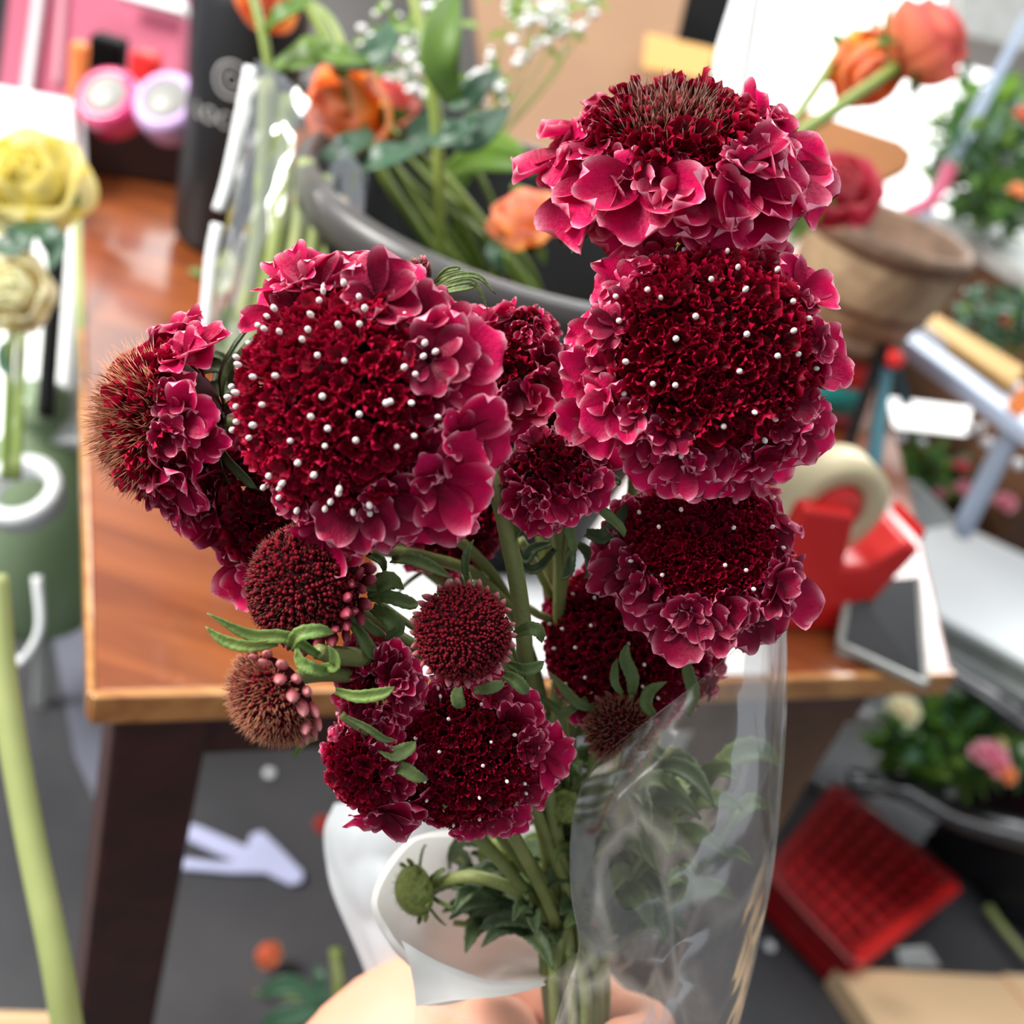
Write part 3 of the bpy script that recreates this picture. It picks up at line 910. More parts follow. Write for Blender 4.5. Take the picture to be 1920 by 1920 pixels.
shoot('light green pointed leaf pair above the bristly brown bud', [(700, 1235, .29), (640, 1230, .28), (595, 1222, .272)],
      [([(598, 1228, .272), (540, 1195, .268), (470, 1190, .266), (388, 1150, .262)], 34),
       ([(520, 1205, .268), (470, 1212, .265), (420, 1200, .264), (385, 1175, .263)], 30),
       ([(545, 1215, .268), (560, 1190, .264), (600, 1183, .264), (625, 1188, .266)], 36),
       ([(615, 1260, .270), (590, 1255, .266), (565, 1240, .266), (556, 1208, .266)], 34),
       ([(605, 1250, .270), (628, 1250, .267), (628, 1230, .266), (615, 1210, .266)], 30),
       ([(630, 1295, .270), (670, 1305, .268), (715, 1300, .268), (740, 1288, .27)], 32)], 'bract_light', .0030)
shoot('slim green leaves left of the small crimson bloom', [(640, 1340, .285), (690, 1375, .286), (740, 1385, .288)],
      [([(595, 1385, .280), (575, 1390, .277), (560, 1405, .276), (550, 1425, .276)], 20),
       ([(650, 1345, .277), (690, 1365, .276), (720, 1385, .277), (742, 1388, .278)], 20),
       ([(710, 1400, .285), (740, 1415, .282), (765, 1405, .281), (780, 1390, .283)], 40),
       ([(730, 1440, .285), (755, 1440, .282), (780, 1455, .281), (803, 1462, .283)], 34)], 'bract')
shoot('curling grey-green bract spray at the top behind the white-dotted bloom', [(782, 540, .31), (810, 545, .305), (825, 550, .304)],
      [([(812, 532, .303), (835, 508, .301), (858, 503, .300), (862, 506, .30)], 12),
       ([(815, 540, .303), (850, 520, .300), (895, 518, .299), (930, 552, .300)], 15),
       ([(818, 545, .303), (850, 532, .300), (890, 530, .299), (915, 582, .301)], 14),
       ([(820, 552, .303), (850, 545, .299), (880, 540, .299), (893, 535, .300)], 16),
       ([(822, 552, .303), (842, 560, .300), (850, 580, .299), (848, 605, .301)], 13),
       ([(820, 555, .303), (832, 570, .302), (835, 585, .302), (830, 598, .303)], 12),
       ([(818, 528, .303), (838, 518, .301), (870, 512, .300), (900, 525, .301)], 12)], 'bract', .002)
shoot('broad green leaves between the domed bud and the round button bud', [(900, 1260, .30), (780, 1180, .295), (700, 1120, .292)],
      [([(690, 1110, .290), (710, 1095, .286), (735, 1088, .285), (757, 1105, .286)], 46),
       ([(690, 1120, .290), (730, 1120, .287), (770, 1132, .287), (785, 1130, .288)], 34),
       ([(700, 1140, .290), (730, 1160, .286), (745, 1180, .286), (720, 1200, .287)], 44),
       ([(660, 1165, .286), (680, 1195, .284), (700, 1225, .284), (712, 1228, .285)], 34),
       ([(735, 1050, .296), (770, 1050, .292), (810, 1065, .292), (850, 1085, .294)], 34),
       ([(690, 1040, .292), (705, 1045, .288), (718, 1055, .288), (722, 1080, .29)], 22)], 'bract')
shoot('narrow upright leaf behind the round button bud', [(880, 1100, .292), (878, 1085, .290), (876, 1075, .289)],
      [([(875, 1085, .288), (872, 1060, .286), (876, 1035, .285), (888, 1012, .285)], 20)], 'bract')
shoot('green leaves fanning out right of the round button bud', [(985, 1330, .32), (975, 1290, .31), (960, 1240, .305)],
      [([(945, 1265, .284), (965, 1275, .281), (980, 1290, .281), (990, 1300, .283)], 34),
       ([(955, 1245, .286), (980, 1255, .283), (1005, 1250, .283), (1020, 1240, .286)], 30),
       ([(965, 1190, .290), (990, 1180, .287), (1010, 1185, .287), (1016, 1205, .29)], 34),
       ([(860, 1290, .285), (858, 1305, .282), (862, 1320, .282), (865, 1328, .283)], 34),
       ([(890, 1295, .285), (915, 1292, .282), (935, 1285, .282), (945, 1275, .283)], 30)], 'bract')
shoot('pale curled leaves under the ruffled bloom at the centre', [(1060, 1100, .33), (1062, 1030, .315), (1065, 990, .31)],
      [([(1130, 920, .303), (1085, 915, .299), (1060, 945, .298), (1062, 995, .300)], 26),
       ([(1100, 1000, .305), (1130, 1005, .301), (1160, 975, .300), (1175, 945, .302)], 40),
       ([(1140, 790, .303), (1125, 800, .299), (1128, 830, .299), (1140, 845, .30)], 18),
       ([(1135, 845, .300), (1160, 865, .297), (1190, 875, .297), (1205, 872, .298)], 18),
       ([(1030, 1020, .315), (1000, 1030, .312), (985, 1050, .312), (972, 1048, .313)], 30),
       ([(1040, 1030, .315), (1010, 1065, .312), (990, 1068, .312), (975, 1052, .313)], 24),
       ([(1085, 1020, .315), (1105, 1040, .312), (1110, 1070, .312), (1095, 1085, .313)], 30),
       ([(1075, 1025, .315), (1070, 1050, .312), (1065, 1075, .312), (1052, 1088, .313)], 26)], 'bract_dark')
shoot('upright green leaves in front of the shaded burgundy bloom', [(1190, 1420, .33), (1180, 1350, .325), (1185, 1300, .322)],
      [([(1165, 1300, .318), (1152, 1280, .314), (1152, 1255, .314), (1158, 1235, .315)], 22),
       ([(1185, 1300, .318), (1185, 1270, .314), (1172, 1235, .314), (1178, 1205, .315)], 34),
       ([(1225, 1340, .320), (1212, 1320, .316), (1220, 1295, .316), (1250, 1278, .317)], 32),
       ([(1290, 1340, .325), (1300, 1300, .320), (1290, 1260, .320), (1280, 1215, .322)], 32),
       ([(1120, 1330, .325), (1085, 1320, .322), (1055, 1290, .322), (1030, 1260, .324)], 26),
       ([(1100, 1310, .325), (1060, 1335, .322), (1040, 1325, .322), (1010, 1300, .324)], 24)], 'bract')
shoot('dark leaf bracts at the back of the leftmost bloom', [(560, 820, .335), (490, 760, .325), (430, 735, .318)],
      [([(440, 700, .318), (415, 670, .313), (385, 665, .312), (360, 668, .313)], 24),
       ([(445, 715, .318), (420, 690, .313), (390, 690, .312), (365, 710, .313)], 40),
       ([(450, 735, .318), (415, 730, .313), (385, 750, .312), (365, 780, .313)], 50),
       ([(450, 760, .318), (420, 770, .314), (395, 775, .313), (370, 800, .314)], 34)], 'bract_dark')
shoot('small notched leaf sticking out below the largest right bloom', [(1380, 905, .31), (1400, 890, .305), (1415, 880, .303)],
      [([(1360, 895, .303), (1390, 885, .300), (1420, 875, .299), (1445, 905, .300)], 44),
       ([(1515, 790, .303), (1530, 798, .300), (1540, 810, .299), (1548, 825, .300)], 14)], 'bract_dark')
shoot('small leaf hanging beside the middle gap', [(975, 790, .32), (965, 770, .316), (960, 750, .315)],
      [([(945, 745, .315), (945, 770, .312), (955, 790, .311), (962, 812, .312)], 30),
       ([(1000, 700, .318), (1025, 715, .315), (1045, 715, .315), (1065, 700, .316)], 26)], 'bract_dark')
shoot('lone green leaf under the topmost bloom', [(1190, 470, .32), (1180, 465, .315), (1170, 455, .312)],
      [([(1085, 440, .312), (1065, 430, .308), (1052, 440, .308), (1052, 462, .309)], 26),
       ([(1160, 470, .315), (1175, 460, .311), (1190, 440, .311), (1195, 425, .312)], 26),
       ([(1370, 415, .315), (1385, 425, .311), (1395, 440, .311), (1402, 450, .312)], 26)], 'bract_dark')


# leafy stems inside the wrap
def leafy(seed, base, tip, n, lw, ll, mk, label):
    rr = random.Random(seed)
    root = empty('scabiosa_shoot', P(*base), label, 'leafy stem', 'leafy green stems low in the wrap')
    b0, t0 = P(*base), P(*tip)
    m_ = b0.lerp(t0, .5) + cdir(rr.uniform(-1, 1), 0, rr.uniform(-1, 1)) * .008
    C = catmull([b0, m_, t0], 10)
    stem_ = MB().add(*tube([b0, m_, t0], .0018, .0010, 8, 7)).obj('stem', 'green', root)
    for k in range(n):
        i = 4 + int((len(C) - 5) * k / n); p = C[i]
        sd = cdir(math.cos(k * 2.4 + seed), rr.uniform(-.2, .6), math.sin(k * 2.4 + seed))
        l = ll * rr.uniform(.7, 1.2)
        q = [p, p + sd * l * .35 + UC * l * .12, p + sd * l * .7 + UC * l * .08, p + sd * l - UC * l * .15]
        ob = MB().add(*ribbon(q, lw * rr.uniform(.8, 1.2), (cdir(0, .6, 1)), .25, 4, .05, 5, .12)).obj('leaf', mk, stem_)
        solid(ob, .0003)


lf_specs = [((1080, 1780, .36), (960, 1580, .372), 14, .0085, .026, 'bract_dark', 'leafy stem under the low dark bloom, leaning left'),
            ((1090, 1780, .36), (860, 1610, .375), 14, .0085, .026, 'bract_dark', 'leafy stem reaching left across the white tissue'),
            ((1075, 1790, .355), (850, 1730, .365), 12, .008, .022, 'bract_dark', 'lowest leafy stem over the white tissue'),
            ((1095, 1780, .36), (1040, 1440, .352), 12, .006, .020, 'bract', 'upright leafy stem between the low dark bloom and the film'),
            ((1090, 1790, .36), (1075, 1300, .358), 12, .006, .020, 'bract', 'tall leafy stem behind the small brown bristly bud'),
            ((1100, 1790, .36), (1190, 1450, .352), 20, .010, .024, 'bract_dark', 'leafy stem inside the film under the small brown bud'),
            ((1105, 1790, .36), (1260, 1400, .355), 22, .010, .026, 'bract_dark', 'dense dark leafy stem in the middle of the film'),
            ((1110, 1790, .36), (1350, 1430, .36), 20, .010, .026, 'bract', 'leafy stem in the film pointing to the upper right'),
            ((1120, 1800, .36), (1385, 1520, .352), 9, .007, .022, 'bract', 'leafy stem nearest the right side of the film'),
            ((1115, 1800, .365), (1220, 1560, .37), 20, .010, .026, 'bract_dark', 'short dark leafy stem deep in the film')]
for i, s_ in enumerate(lf_specs): leafy(60 + i, *s_)
for i, (pts, r, lb) in enumerate((([(740, 990, .325), (820, 1005, .325), (880, 1030, .33), (960, 1140, .345), (1010, 1350, .355)], .0017, 'bare slanting green stem below the white-dotted bloom'),
                                  ([(700, 1030, .33), (800, 1045, .33), (900, 1085, .335), (985, 1200, .345), (1030, 1400, .355)], .0019, 'bare thick stem above the round button bud'),
                                  ([(840, 600, .33), (880, 622, .33), (930, 650, .335), (1010, 760, .35), (1050, 1100, .36)], .0018, 'bare stem bending down from the top seed bud'),
                                  ([(1110, 700, .32), (1060, 685, .322), (1015, 660, .325), (1000, 760, .345), (1040, 1100, .355)], .0020, 'bare light green stem left of the largest right bloom'),
                                  ([(975, 1010, .33), (1015, 1080, .335), (1045, 1160, .345), (1060, 1350, .355)], .0014, 'thin stem crossing the white paper gap'),
                                  ([(970, 1130, .325), (1005, 1150, .33), (1040, 1185, .34), (1060, 1350, .355)], .0013, 'short curved side stem in the white paper gap'))):
    root = empty('bare_scabiosa', P(*pts[0]), lb, 'flower stem', 'bare stems of the bunch')
    MB().add(*tube([P(*p) for p in pts] + [HUB + RC * (.001 * i - .003), GRIP + RC * (.001 * i - .003)], r, r, 9, 9)).obj('stem', 'green', root)


# ================================================================ SLEEVE, TISSUE, HAND
def sheet(cols, nu=8, nv=10):
    """smooth sheet from columns of (px,py,d) points, every column the same length"""
    C = [catmull([P(*p) for p in c], nv) for c in cols]
    rows = []
    for k in range(len(C[0])):
        rows.append(catmull([c[k] for c in C], nu))
    n = len(rows[0]); vs = [v for r in rows for v in r]
    fs = [(i * n + j, i * n + j + 1, (i + 1) * n + j + 1, (i + 1) * n + j) for i in range(len(rows) - 1) for j in range(n - 1)]
    return vs, fs


from mathutils import noise as mnoise


def crumple(b, amp, fr, seed=0):
    """push the sheet along the viewing axis with sharp folded ridges, as stiff film creases"""
    for i, v in enumerate(b.v):
        q = v * fr + V((seed, 0, 0))
        r1 = abs(mnoise.noise(V((q.x * 1.3, q.y * 1.3, q.z * .55))))
        r2 = abs(mnoise.noise(q * 2.3 + V((5, 1, 2))))
        b.v[i] = v - F_ * (amp * (r1 * 2 + r2 * .8))
    return b


sleeve = empty('clear_sleeve', P(1200, 2000, .33), 'crinkled clear plastic sleeve around the right side of the held bunch', 'flower wrap')
cols = [
    [(1130, 1418, .318), (1085, 1490, .312), (1070, 1580, .308), (1072, 1680, .308), (1086, 1772, .312), (1062, 1850, .310), (1035, 1940, .308), (1030, 2010, .31)],
    [(1215, 1352, .310), (1180, 1470, .300), (1165, 1590, .296), (1165, 1690, .297), (1170, 1790, .304), (1150, 1870, .303), (1140, 1950, .305), (1135, 2010, .31)],
    [(1330, 1262, .308), (1320, 1420, .300), (1310, 1560, .296), (1300, 1680, .298), (1285, 1800, .306), (1270, 1880, .308), (1255, 1960, .310), (1250, 2010, .315)],
    [(1425, 1172, .315), (1420, 1350, .312), (1410, 1520, .310), (1390, 1660, .312), (1365, 1800, .316), (1340, 1880, .320), (1320, 1960, .325), (1310, 2010, .33)],
    [(1470, 1118, .330), (1470, 1300, .330), (1462, 1470, .332), (1444, 1640, .336), (1412, 1800, .340), (1390, 1890, .343), (1372, 1960, .345), (1360, 2010, .35)]]
film = crumple(MB().add(*sheet(cols, 22, 16)), .0016, 30).obj('front_film', 'film', sleeve)
cols = [
    [(1473, 1115, .330), (1473, 1300, .330), (1465, 1470, .332), (1447, 1640, .336), (1415, 1800, .340), (1392, 1890, .343), (1374, 1960, .345)],
    [(1440, 1150, .370), (1430, 1320, .375), (1410, 1480, .380), (1380, 1650, .385), (1350, 1800, .385), (1330, 1890, .385), (1310, 1960, .385)],
    [(1330, 1240, .400), (1310, 1380, .405), (1280, 1520, .410), (1250, 1660, .410), (1220, 1800, .405), (1200, 1890, .40), (1190, 1960, .40)],
    [(1200, 1360, .410), (1180, 1460, .415), (1150, 1580, .415), (1120, 1690, .415), (1100, 1810, .410), (1090, 1890, .40), (1080, 1960, .40)]]
crumple(MB().add(*sheet(cols, 16, 12)), .0014, 28, 3).obj('rear_film', 'film', sleeve)
# rolled film edges catch the light
for pts, r in (([(1470, 1118, .330), (1472, 1300, .330), (1463, 1470, .332), (1445, 1640, .336), (1413, 1800, .340), (1390, 1890, .343), (1372, 1960, .345)], .0007),
               ([(1470, 1118, .3298), (1425, 1172, .3148), (1330, 1262, .3078), (1215, 1352, .3098), (1130, 1418, .3178), (1085, 1490, .3118), (1070, 1580, .3078), (1072, 1680, .3078), (1086, 1772, .3118), (1062, 1850, .3098), (1035, 1940, .3078)], .0002)):
    MB().add(*tube([P(*p) for p in pts], r, r, 8, 6)).obj('film_edge', 'film_far', sleeve)

# white tissue collar (half cone open to the viewer)
tis = empty('tissue_wrap', P(900, 1950, .36), 'white tissue paper collar curling round the lower left of the held bunch', 'flower wrap')
cols = [
    [(880, 1568, .352), (790, 1572, .345), (738, 1622, .338), (708, 1690, .332), (735, 1750, .330), (775, 1805, .328), (782, 1882, .325)],
    [(890, 1560, .360), (800, 1560, .355), (740, 1605, .350), (703, 1690, .346), (735, 1770, .344), (790, 1830, .340), (830, 1885, .335)],
    [(960, 1550, .388), (880, 1560, .388), (830, 1620, .386), (800, 1690, .382), (810, 1770, .376), (860, 1820, .365), (900, 1868, .350)],
    [(1070, 1540, .400), (1000, 1580, .400), (960, 1640, .400), (940, 1700, .396), (940, 1770, .386), (955, 1810, .370), (975, 1850, .352)],
    [(1200, 1540, .405), (1150, 1600, .405), (1120, 1660, .405), (1100, 1720, .400), (1070, 1780, .388), (1040, 1815, .372), (1015, 1845, .355)]]
crumple(MB().add(*sheet(cols, 12, 10)), .0012, 45).obj('tissue_sheet', 'tissue', tis)
cols = [
    [(752, 1762, .326), (766, 1800, .322), (776, 1850, .320), (780, 1886, .319)],
    [(835, 1808, .330), (842, 1828, .326), (852, 1852, .323), (862, 1874, .320)],
    [(930, 1838, .332), (934, 1846, .328), (940, 1856, .325), (948, 1866, .321)],
    [(1018, 1838, .332), (1020, 1841, .330), (1022, 1844, .328), (1024, 1847, .326)]]
crumple(MB().add(*sheet(cols, 8, 8)), .0006, 60).obj('folded_hem', 'tissue_grey', tis)
# low front film between tissue and sleeve
cols = [
    [(780, 1880, .320), (775, 1930, .318), (770, 2000, .32)],
    [(900, 1868, .316), (900, 1930, .314), (900, 2000, .316)],
    [(1000, 1845, .314), (1000, 1920, .312), (1000, 2000, .314)],
    [(1090, 1775, .316), (1070, 1880, .312), (1060, 2000, .314)]]
crumple(MB().add(*sheet(cols, 14, 12)), .0012, 36, 7).obj('lower_film', 'film', sleeve)

# outer milky plastic hanging left of the tissue
bagp = empty('plastic_bag', P(700, 1900, .43), 'milky white plastic sheet hanging left of the held bunch', 'plastic sheet')
cols = [
    [(628, 1505, .47), (608, 1560, .465), (620, 1650, .46), (655, 1740, .455), (690, 1830, .45), (700, 1900, .45)],
    [(690, 1500, .445), (665, 1570, .44), (680, 1660, .435), (700, 1740, .435), (720, 1830, .435), (730, 1900, .435)],
    [(800, 1500, .44), (770, 1570, .435), (760, 1660, .43), (765, 1740, .43), (770, 1830, .43), (770, 1900, .43)],
    [(960, 1500, .45), (930, 1570, .45), (900, 1660, .45), (880, 1740, .45), (860, 1830, .45), (850, 1900, .45)]]
crumple(MB().add(*sheet(cols, 12, 10)), .003, 22, 4).obj('plastic_fold', 'milky', bagp)


# hand and forearm (skin modifier on a joint skeleton)
def skinned(name, verts, edges, radii, m, parent=None, root=0, lev=2):
    me = bpy.data.meshes.new(name); me.from_pydata([tuple(v) for v in verts], edges, []); me.materials.append(MT[m])
    o = put(name, me, parent)
    sk = o.modifiers.new('skin', 'SKIN'); sk.use_smooth_shade = True
    me.skin_vertices.new() if not me.skin_vertices else None
    for i, r in enumerate(radii):
        me.skin_vertices[0].data[i].radius = (r, r) if not isinstance(r, tuple) else r
        me.skin_vertices[0].data[i].use_root = (i == root)
    sb = o.modifiers.new('sub', 'SUBSURF'); sb.levels = lev; sb.render_levels = lev
    return o


person = empty('person', P(700, 2300, .38), 'bare forearm and hand gripping the wrapped stems from below', 'person')
hv = [P(420, 2420, .41), P(660, 2130, .425), P(880, 1915, .435), P(990, 1880, .43), P(1080, 1900, .42)]
hr = [.050, .046, .038, .032, .024]
he = [(0, 1), (1, 2), (2, 3), (3, 4)]
# four fingers wrap round the stems from behind, out to the right, then forward and back to the left
for k in range(4):
    y0 = 1880 + k * 95
    i0 = len(hv)
    hv += [P(1150, y0 + 20, .410), P(1225, y0 + 45, .385 + .002 * k), P(1215, y0 + 70, .352 + .002 * k), P(1135, y0 + 80, .338)]
    hr += [.0105, .0098, .0090, .0080]
    he += [(4 if k < 2 else 3, i0), (i0, i0 + 1), (i0 + 1, i0 + 2), (i0 + 2, i0 + 3)]
i0 = len(hv)
hv += [P(935, 1965, .370), P(975, 2010, .347), P(1040, 2040, .338)]
hr += [.0130, .0112, .0092]
he += [(2, i0), (i0, i0 + 1), (i0 + 1, i0 + 2)]
skinned('body', hv, he, hr, 'skin', person, 2)

# ================================================================ BENCH ITEMS
Z = V((0, 0, 1))


def upright(base, R=None):
    """matrix at a standing object's base"""
    return Matrix.Translation(base)


def lath_obj(name, base, prof, m, parent=None, seg=48, M=None):
    vs, fs = lathe(prof, seg)
    Mx = M if M else Matrix.Translation(base)
    return MB().add([Mx @ v for v in vs], fs).obj(name, m, parent)


# black bottle
bb = onz(418, 458, H)
bot = empty('vacuum_bottle', bb, 'matte black vacuum bottle standing on the left of the bench', 'bottle')
r = .046
botb = lath_obj('bottle_body', bb, [(1e-5, .001), (r - .012, .001), (r - .004, .004), (r, .012), (r, .21), (r - .002, .222), (r - .006, .232), (1e-5, .234)], 'blackmetal', bot)
lath_obj('lid', bb, [(r - .007, .234), (r - .006, .238), (r - .006, .275), (r - .009, .281), (1e-5, .282)], 'black', bot)
# printed emblem and lettering wrapped on the bottle
vdir = (CAM - bb); vdir.z = 0; vdir.normalize(); sdir = Z.cross(vdir)
def on_bottle(ang, z, rr_=r + .0003): return bb + (vdir * math.cos(ang) + sdir * math.sin(ang)) * rr_ + Z * z
def solve_px(px, py):
    best = None
    for i in range(-60, 90, 2):
        for j in range(0, 230, 3):
            q = on_bottle(i / 60, j / 1000) - CAM
            e = abs(960 + FPX * q.dot(RC) / q.dot(F_) - px) + abs(960 - FPX * q.dot(UC) / q.dot(F_) - py)
            if best is None or e < best[0]: best = (e, i / 60, j / 1000)
    return best[1:]


a0, ez = solve_px(436, 150); ta, tz = solve_px(408, 232)
mb = MB()
for rad, th in ((.0150, .0022), (.0070, .0016)):
    n = 40; vs = []
    for k in range(n):
        t = 2 * math.pi * k / n
        for q in (rad, rad - th): vs.append(on_bottle(a0 + math.cos(t) * q / r, ez + math.sin(t) * q))
    fs = [(2 * k, 2 * k + 1, (2 * k + 3) % (2 * n), (2 * k + 2) % (2 * n)) for k in range(n)]
    mb.add(vs, fs)
solid(mb.obj('printed_emblem', 'greyprint', botb), .0002)


def text_obj(txt, size, M, m, name, parent, bend=None):
    cu = bpy.data.curves.new('t', 'FONT'); cu.body = txt; cu.size = size; cu.align_x = 'CENTER'
    o = bpy.data.objects.new('t', cu); COL.objects.link(o)
    dg = bpy.context.evaluated_depsgraph_get()
    me = bpy.data.meshes.new_from_object(o.evaluated_get(dg)); bpy.data.objects.remove(o)
    for v in me.vertices: v.co = bend(v.co) if bend else M @ v.co
    me.materials.clear(); me.materials.append(MT[m])
    return put(name, me, parent)


text_obj('LOCK', .018, None, 'greyprint', 'lettering', botb, lambda c: on_bottle(ta + c.x / r, tz + c.y))

# black flower bucket
bk = P(1000, 425, .655); bk.z = H
bucket = empty('flower_bucket', bk, 'large black bucket holding roses, standing on the bench behind the bunch', 'bucket')
R1, R2, hh = .138, .100, .205
lath_obj('bucket_body', bk, [(1e-5, 0.001), (R2, .001), (R1, hh), (R1 - .004, hh), (R2 - .005, .006), (1e-5, .006)], 'black', bucket, 64)
lath_obj('rim', bk, [(R1 - .004, hh - .002), (R1 - .003, hh + .004), (R1 + .002, hh + .005), (R1 + .008, hh + .002), (R1 + .008, hh - .016), (R1 - .001, hh - .018)], 'rimgrey', bucket, 64)


# roses
def rose_mesh(seed, openn=1.0):
    pass


def petal(L, W, cup, rr, nu=7, nv=6):
    vs = []; cs = []; fs = []
    ph = rr.random() * 6
    for i in range(nu + 1):
        u = i / nu; wd = W * .5 * (.35 + .65 * math.sin(min(1, u * 1.1) * math.pi * .6)) * (1 if u < .85 else 1 - (u - .85) * 1.8)
        for j in range(nv + 1):
            v = -1 + 2 * j / nv
            curl = -.25 * L * max(0, u - .7) ** 1.5
            vs.append(V((v * wd, cup * (v * v) * wd * .8 - cup * .35 * math.sin(u * math.pi) * L * .6 + curl * -1 * 1.0 + .02 * L * math.sin(ph + 5 * v) * u, u * L * (1 - .10 * v * v))))
            cs.append((max(abs(v) ** 3, u ** 4), u, .5))
    for i in range(nu):
        for j in range(nv):
            a = i * (nv + 1) + j; fs.append((a, a + 1, a + nv + 2, a + nv + 1))
    return vs, fs, cs


def rose(label, px, py, d, Rp, ax, mk, seed, stem=None, group='roses behind the bunch', leaves=(), openn=.5, stem_m='stemY', stem_r=.0028, sep=True, leafm='leafA', name='rose'):
    """bloom facing ax; stem: list of (px,py,d)"""
    rr = random.Random(seed); R = Rp * d / FPX; c = P(px, py, d); a = cdir(*ax)
    e1, e2, a = basis(a)
    base = P(*stem[-1]) if stem else c
    root = empty(name, base, label, 'rose', group)
    Mx = mat4(e1, e2, a, c - a * R * .75)
    k = 0
    for ring, (n, tilt, L, W, rad) in enumerate(((3, -8, 1.45, .9, .06), (4, -2, 1.45, 1.05, .18), (5, 8, 1.4, 1.2, .28), (5, 22 + 14 * openn, 1.3, 1.35, .30), (6, 38 + 30 * openn, 1.15, 1.35, .28))):
        for i in range(n):
            ph = 2 * math.pi * (i + ring * .37) / n + rr.uniform(-.1, .1)
            vs, fs, cs = petal(L * R, W * R, .7, rr)
            T = Matrix.Rotation(ph, 4, 'Z') @ Matrix.Translation((0, rad * R, .05 * ring * -R * .3)) @ Matrix.Rotation(-math.radians(tilt + rr.uniform(-4, 4)), 4, 'X') @ Matrix.Rotation(math.pi, 4, 'Z')
            ob = MB().add(vs, fs, cs, Mx @ T).obj('petal', mk, root)
            k += 1
    if sep:
        for i in range(5):
            ph = i * 1.2566; o_ = e1 * math.cos(ph) + e2 * math.sin(ph)
            p = c - a * R * .72
            solid(MB().add(*ribbon([p + o_ * R * .1, p + o_ * R * .5 + a * R * .1, p + o_ * R * .85 - a * R * .1, p + o_ * R * 1.0 - a * R * .4], R * .4, a, .2)).obj('sepal', 'leafA', root), .0004)
        vs, fs = sphere((0, 0, 0), R * .28, 1, 1, 1.0, 12, 8); MB().add([v + c - a * R * .85 for v in vs], fs).obj('hip', 'leafA', root)
    if stem:
        stem_ = MB().add(*tube([c - a * R * .8] + [P(*q) for q in stem], stem_r, stem_r * 1.15, 8, 9)).obj('stem', stem_m, root)
    for lp, wd, mm in leaves:
        q = [P(*p) for p in lp]; dd = lp[0][2]
        solid(MB().add(*ribbon(q, wd * dd / FPX, cdir(rr.uniform(-.3, .3), .4, 1), .12, 6, .05, 7, .03, .25)).obj('leaf', mm, stem_), .0005)
    return root


inB = (1010, 560, .70)
rose('orange rose with yellow heart, left of the bucket rim', 640, 215, .66, 88, (-.75, -.25, .6), 'orange_rose', 3, [(760, 270, .66), (850, 350, .66), inB],
     leaves=[([(700, 250, .64), (660, 270, .63), (630, 290, .63), (590, 290, .63)], 70, 'leafB'), ([(640, 120, .64), (600, 100, .63), (560, 110, .63), (500, 130, .64)], 95, 'leafA'),
             ([(700, 120, .63), (660, 110, .62), (620, 100, .62), (585, 90, .63)], 60, 'leafA')], openn=.8)
rose('salmon pink rose behind the orange rose with yellow heart', 730, 195, .72, 60, (.5, .55, .6), 'coral_rose', 4, [(760, 260, .72), (850, 380, .70), (1000, 560, .70)], openn=1.0,
     leaves=[([(720, 300, .66), (770, 270, .65), (810, 240, .65), (850, 230, .65)], 90, 'leafB'), ([(650, 320, .64), (700, 300, .63), (740, 290, .63), (790, 270, .64)], 80, 'leafB')])
rose('peach and orange rose at the right inside of the bucket rim', 985, 405, .60, 68, (-.2, .75, .6), 'peach_rose', 5, [(940, 470, .61), (935, 530, .64), (960, 640, .68)],
     leaves=[([(940, 440, .60), (925, 470, .59), (935, 495, .59), (950, 520, .60)], 40, 'leafB')], openn=.5)
rose('orange rose cut off by the top of the picture', 500, -5, .68, 55, (-.1, -.6, .8), 'orange_rose', 6, [(620, 40, .68), (700, 250, .67), (930, 600, .70)], openn=.8)
rose('peach petals glimpsed between the two right-hand blooms', 1365, 440, .60, 42, (.1, .5, .8), 'peach_rose', 7, [(1340, 500, .62), (1200, 640, .68)], openn=.6)
rose('upper coral-orange rose on a slanting stem at the top right', 1742, 75, .82, 88, (.72, .5, .3), 'coral_rose', 8, [(1660, 140, .80), (1560, 210, .77), (1450, 290, .74), (1150, 560, .70)], openn=.25,
     stem_r=.0045, leaves=[([(1665, 120, .80), (1660, 60, .79), (1665, 20, .79), (1670, -10, .8)], 14, 'leafA')])
rose('lower amber-orange rose hanging behind the slanting rose stem', 1630, 130, .84, 72, (.1, -.55, .6), 'orange_rose', 9, [(1600, 60, .87), (1520, 180, .82), (1430, 290, .76), (1150, 560, .70)], openn=.4, stem_r=.004)
rose('crimson-pink rose in front of the wicker basket', 1575, 350, .80, 68, (-.1, .3, .8), 'pink_rose', 10, [(1520, 420, .80), (1400, 520, .76), (1180, 640, .70)], openn=.9, sep=False,
     leaves=[([(1480, 400, .78), (1495, 350, .77), (1530, 340, .77), (1565, 390, .78)], 62, 'leafA'), ([(1470, 440, .78), (1490, 420, .77), (1500, 390, .77), (1510, 360, .78)], 50, 'leafA')])


def green_stem(label, pts, r, leaves, sm='stemY', group='green stems in the black bucket'):
    root = empty('rose_shoot', P(*pts[-1]), label, 'plant stem', group)
    stem_ = MB().add(*tube([P(*p) for p in pts], r, r, 8, 8)).obj('stem', sm, root)
    for lp, wd, mm in leaves:
        solid(MB().add(*ribbon([P(*p) for p in lp], wd * lp[0][2] / FPX, cdir(rng.uniform(-.3, .3), .2, 1), .12, 6, .05, 7, .03, .25)).obj('leaf', mm, stem_), .0005)


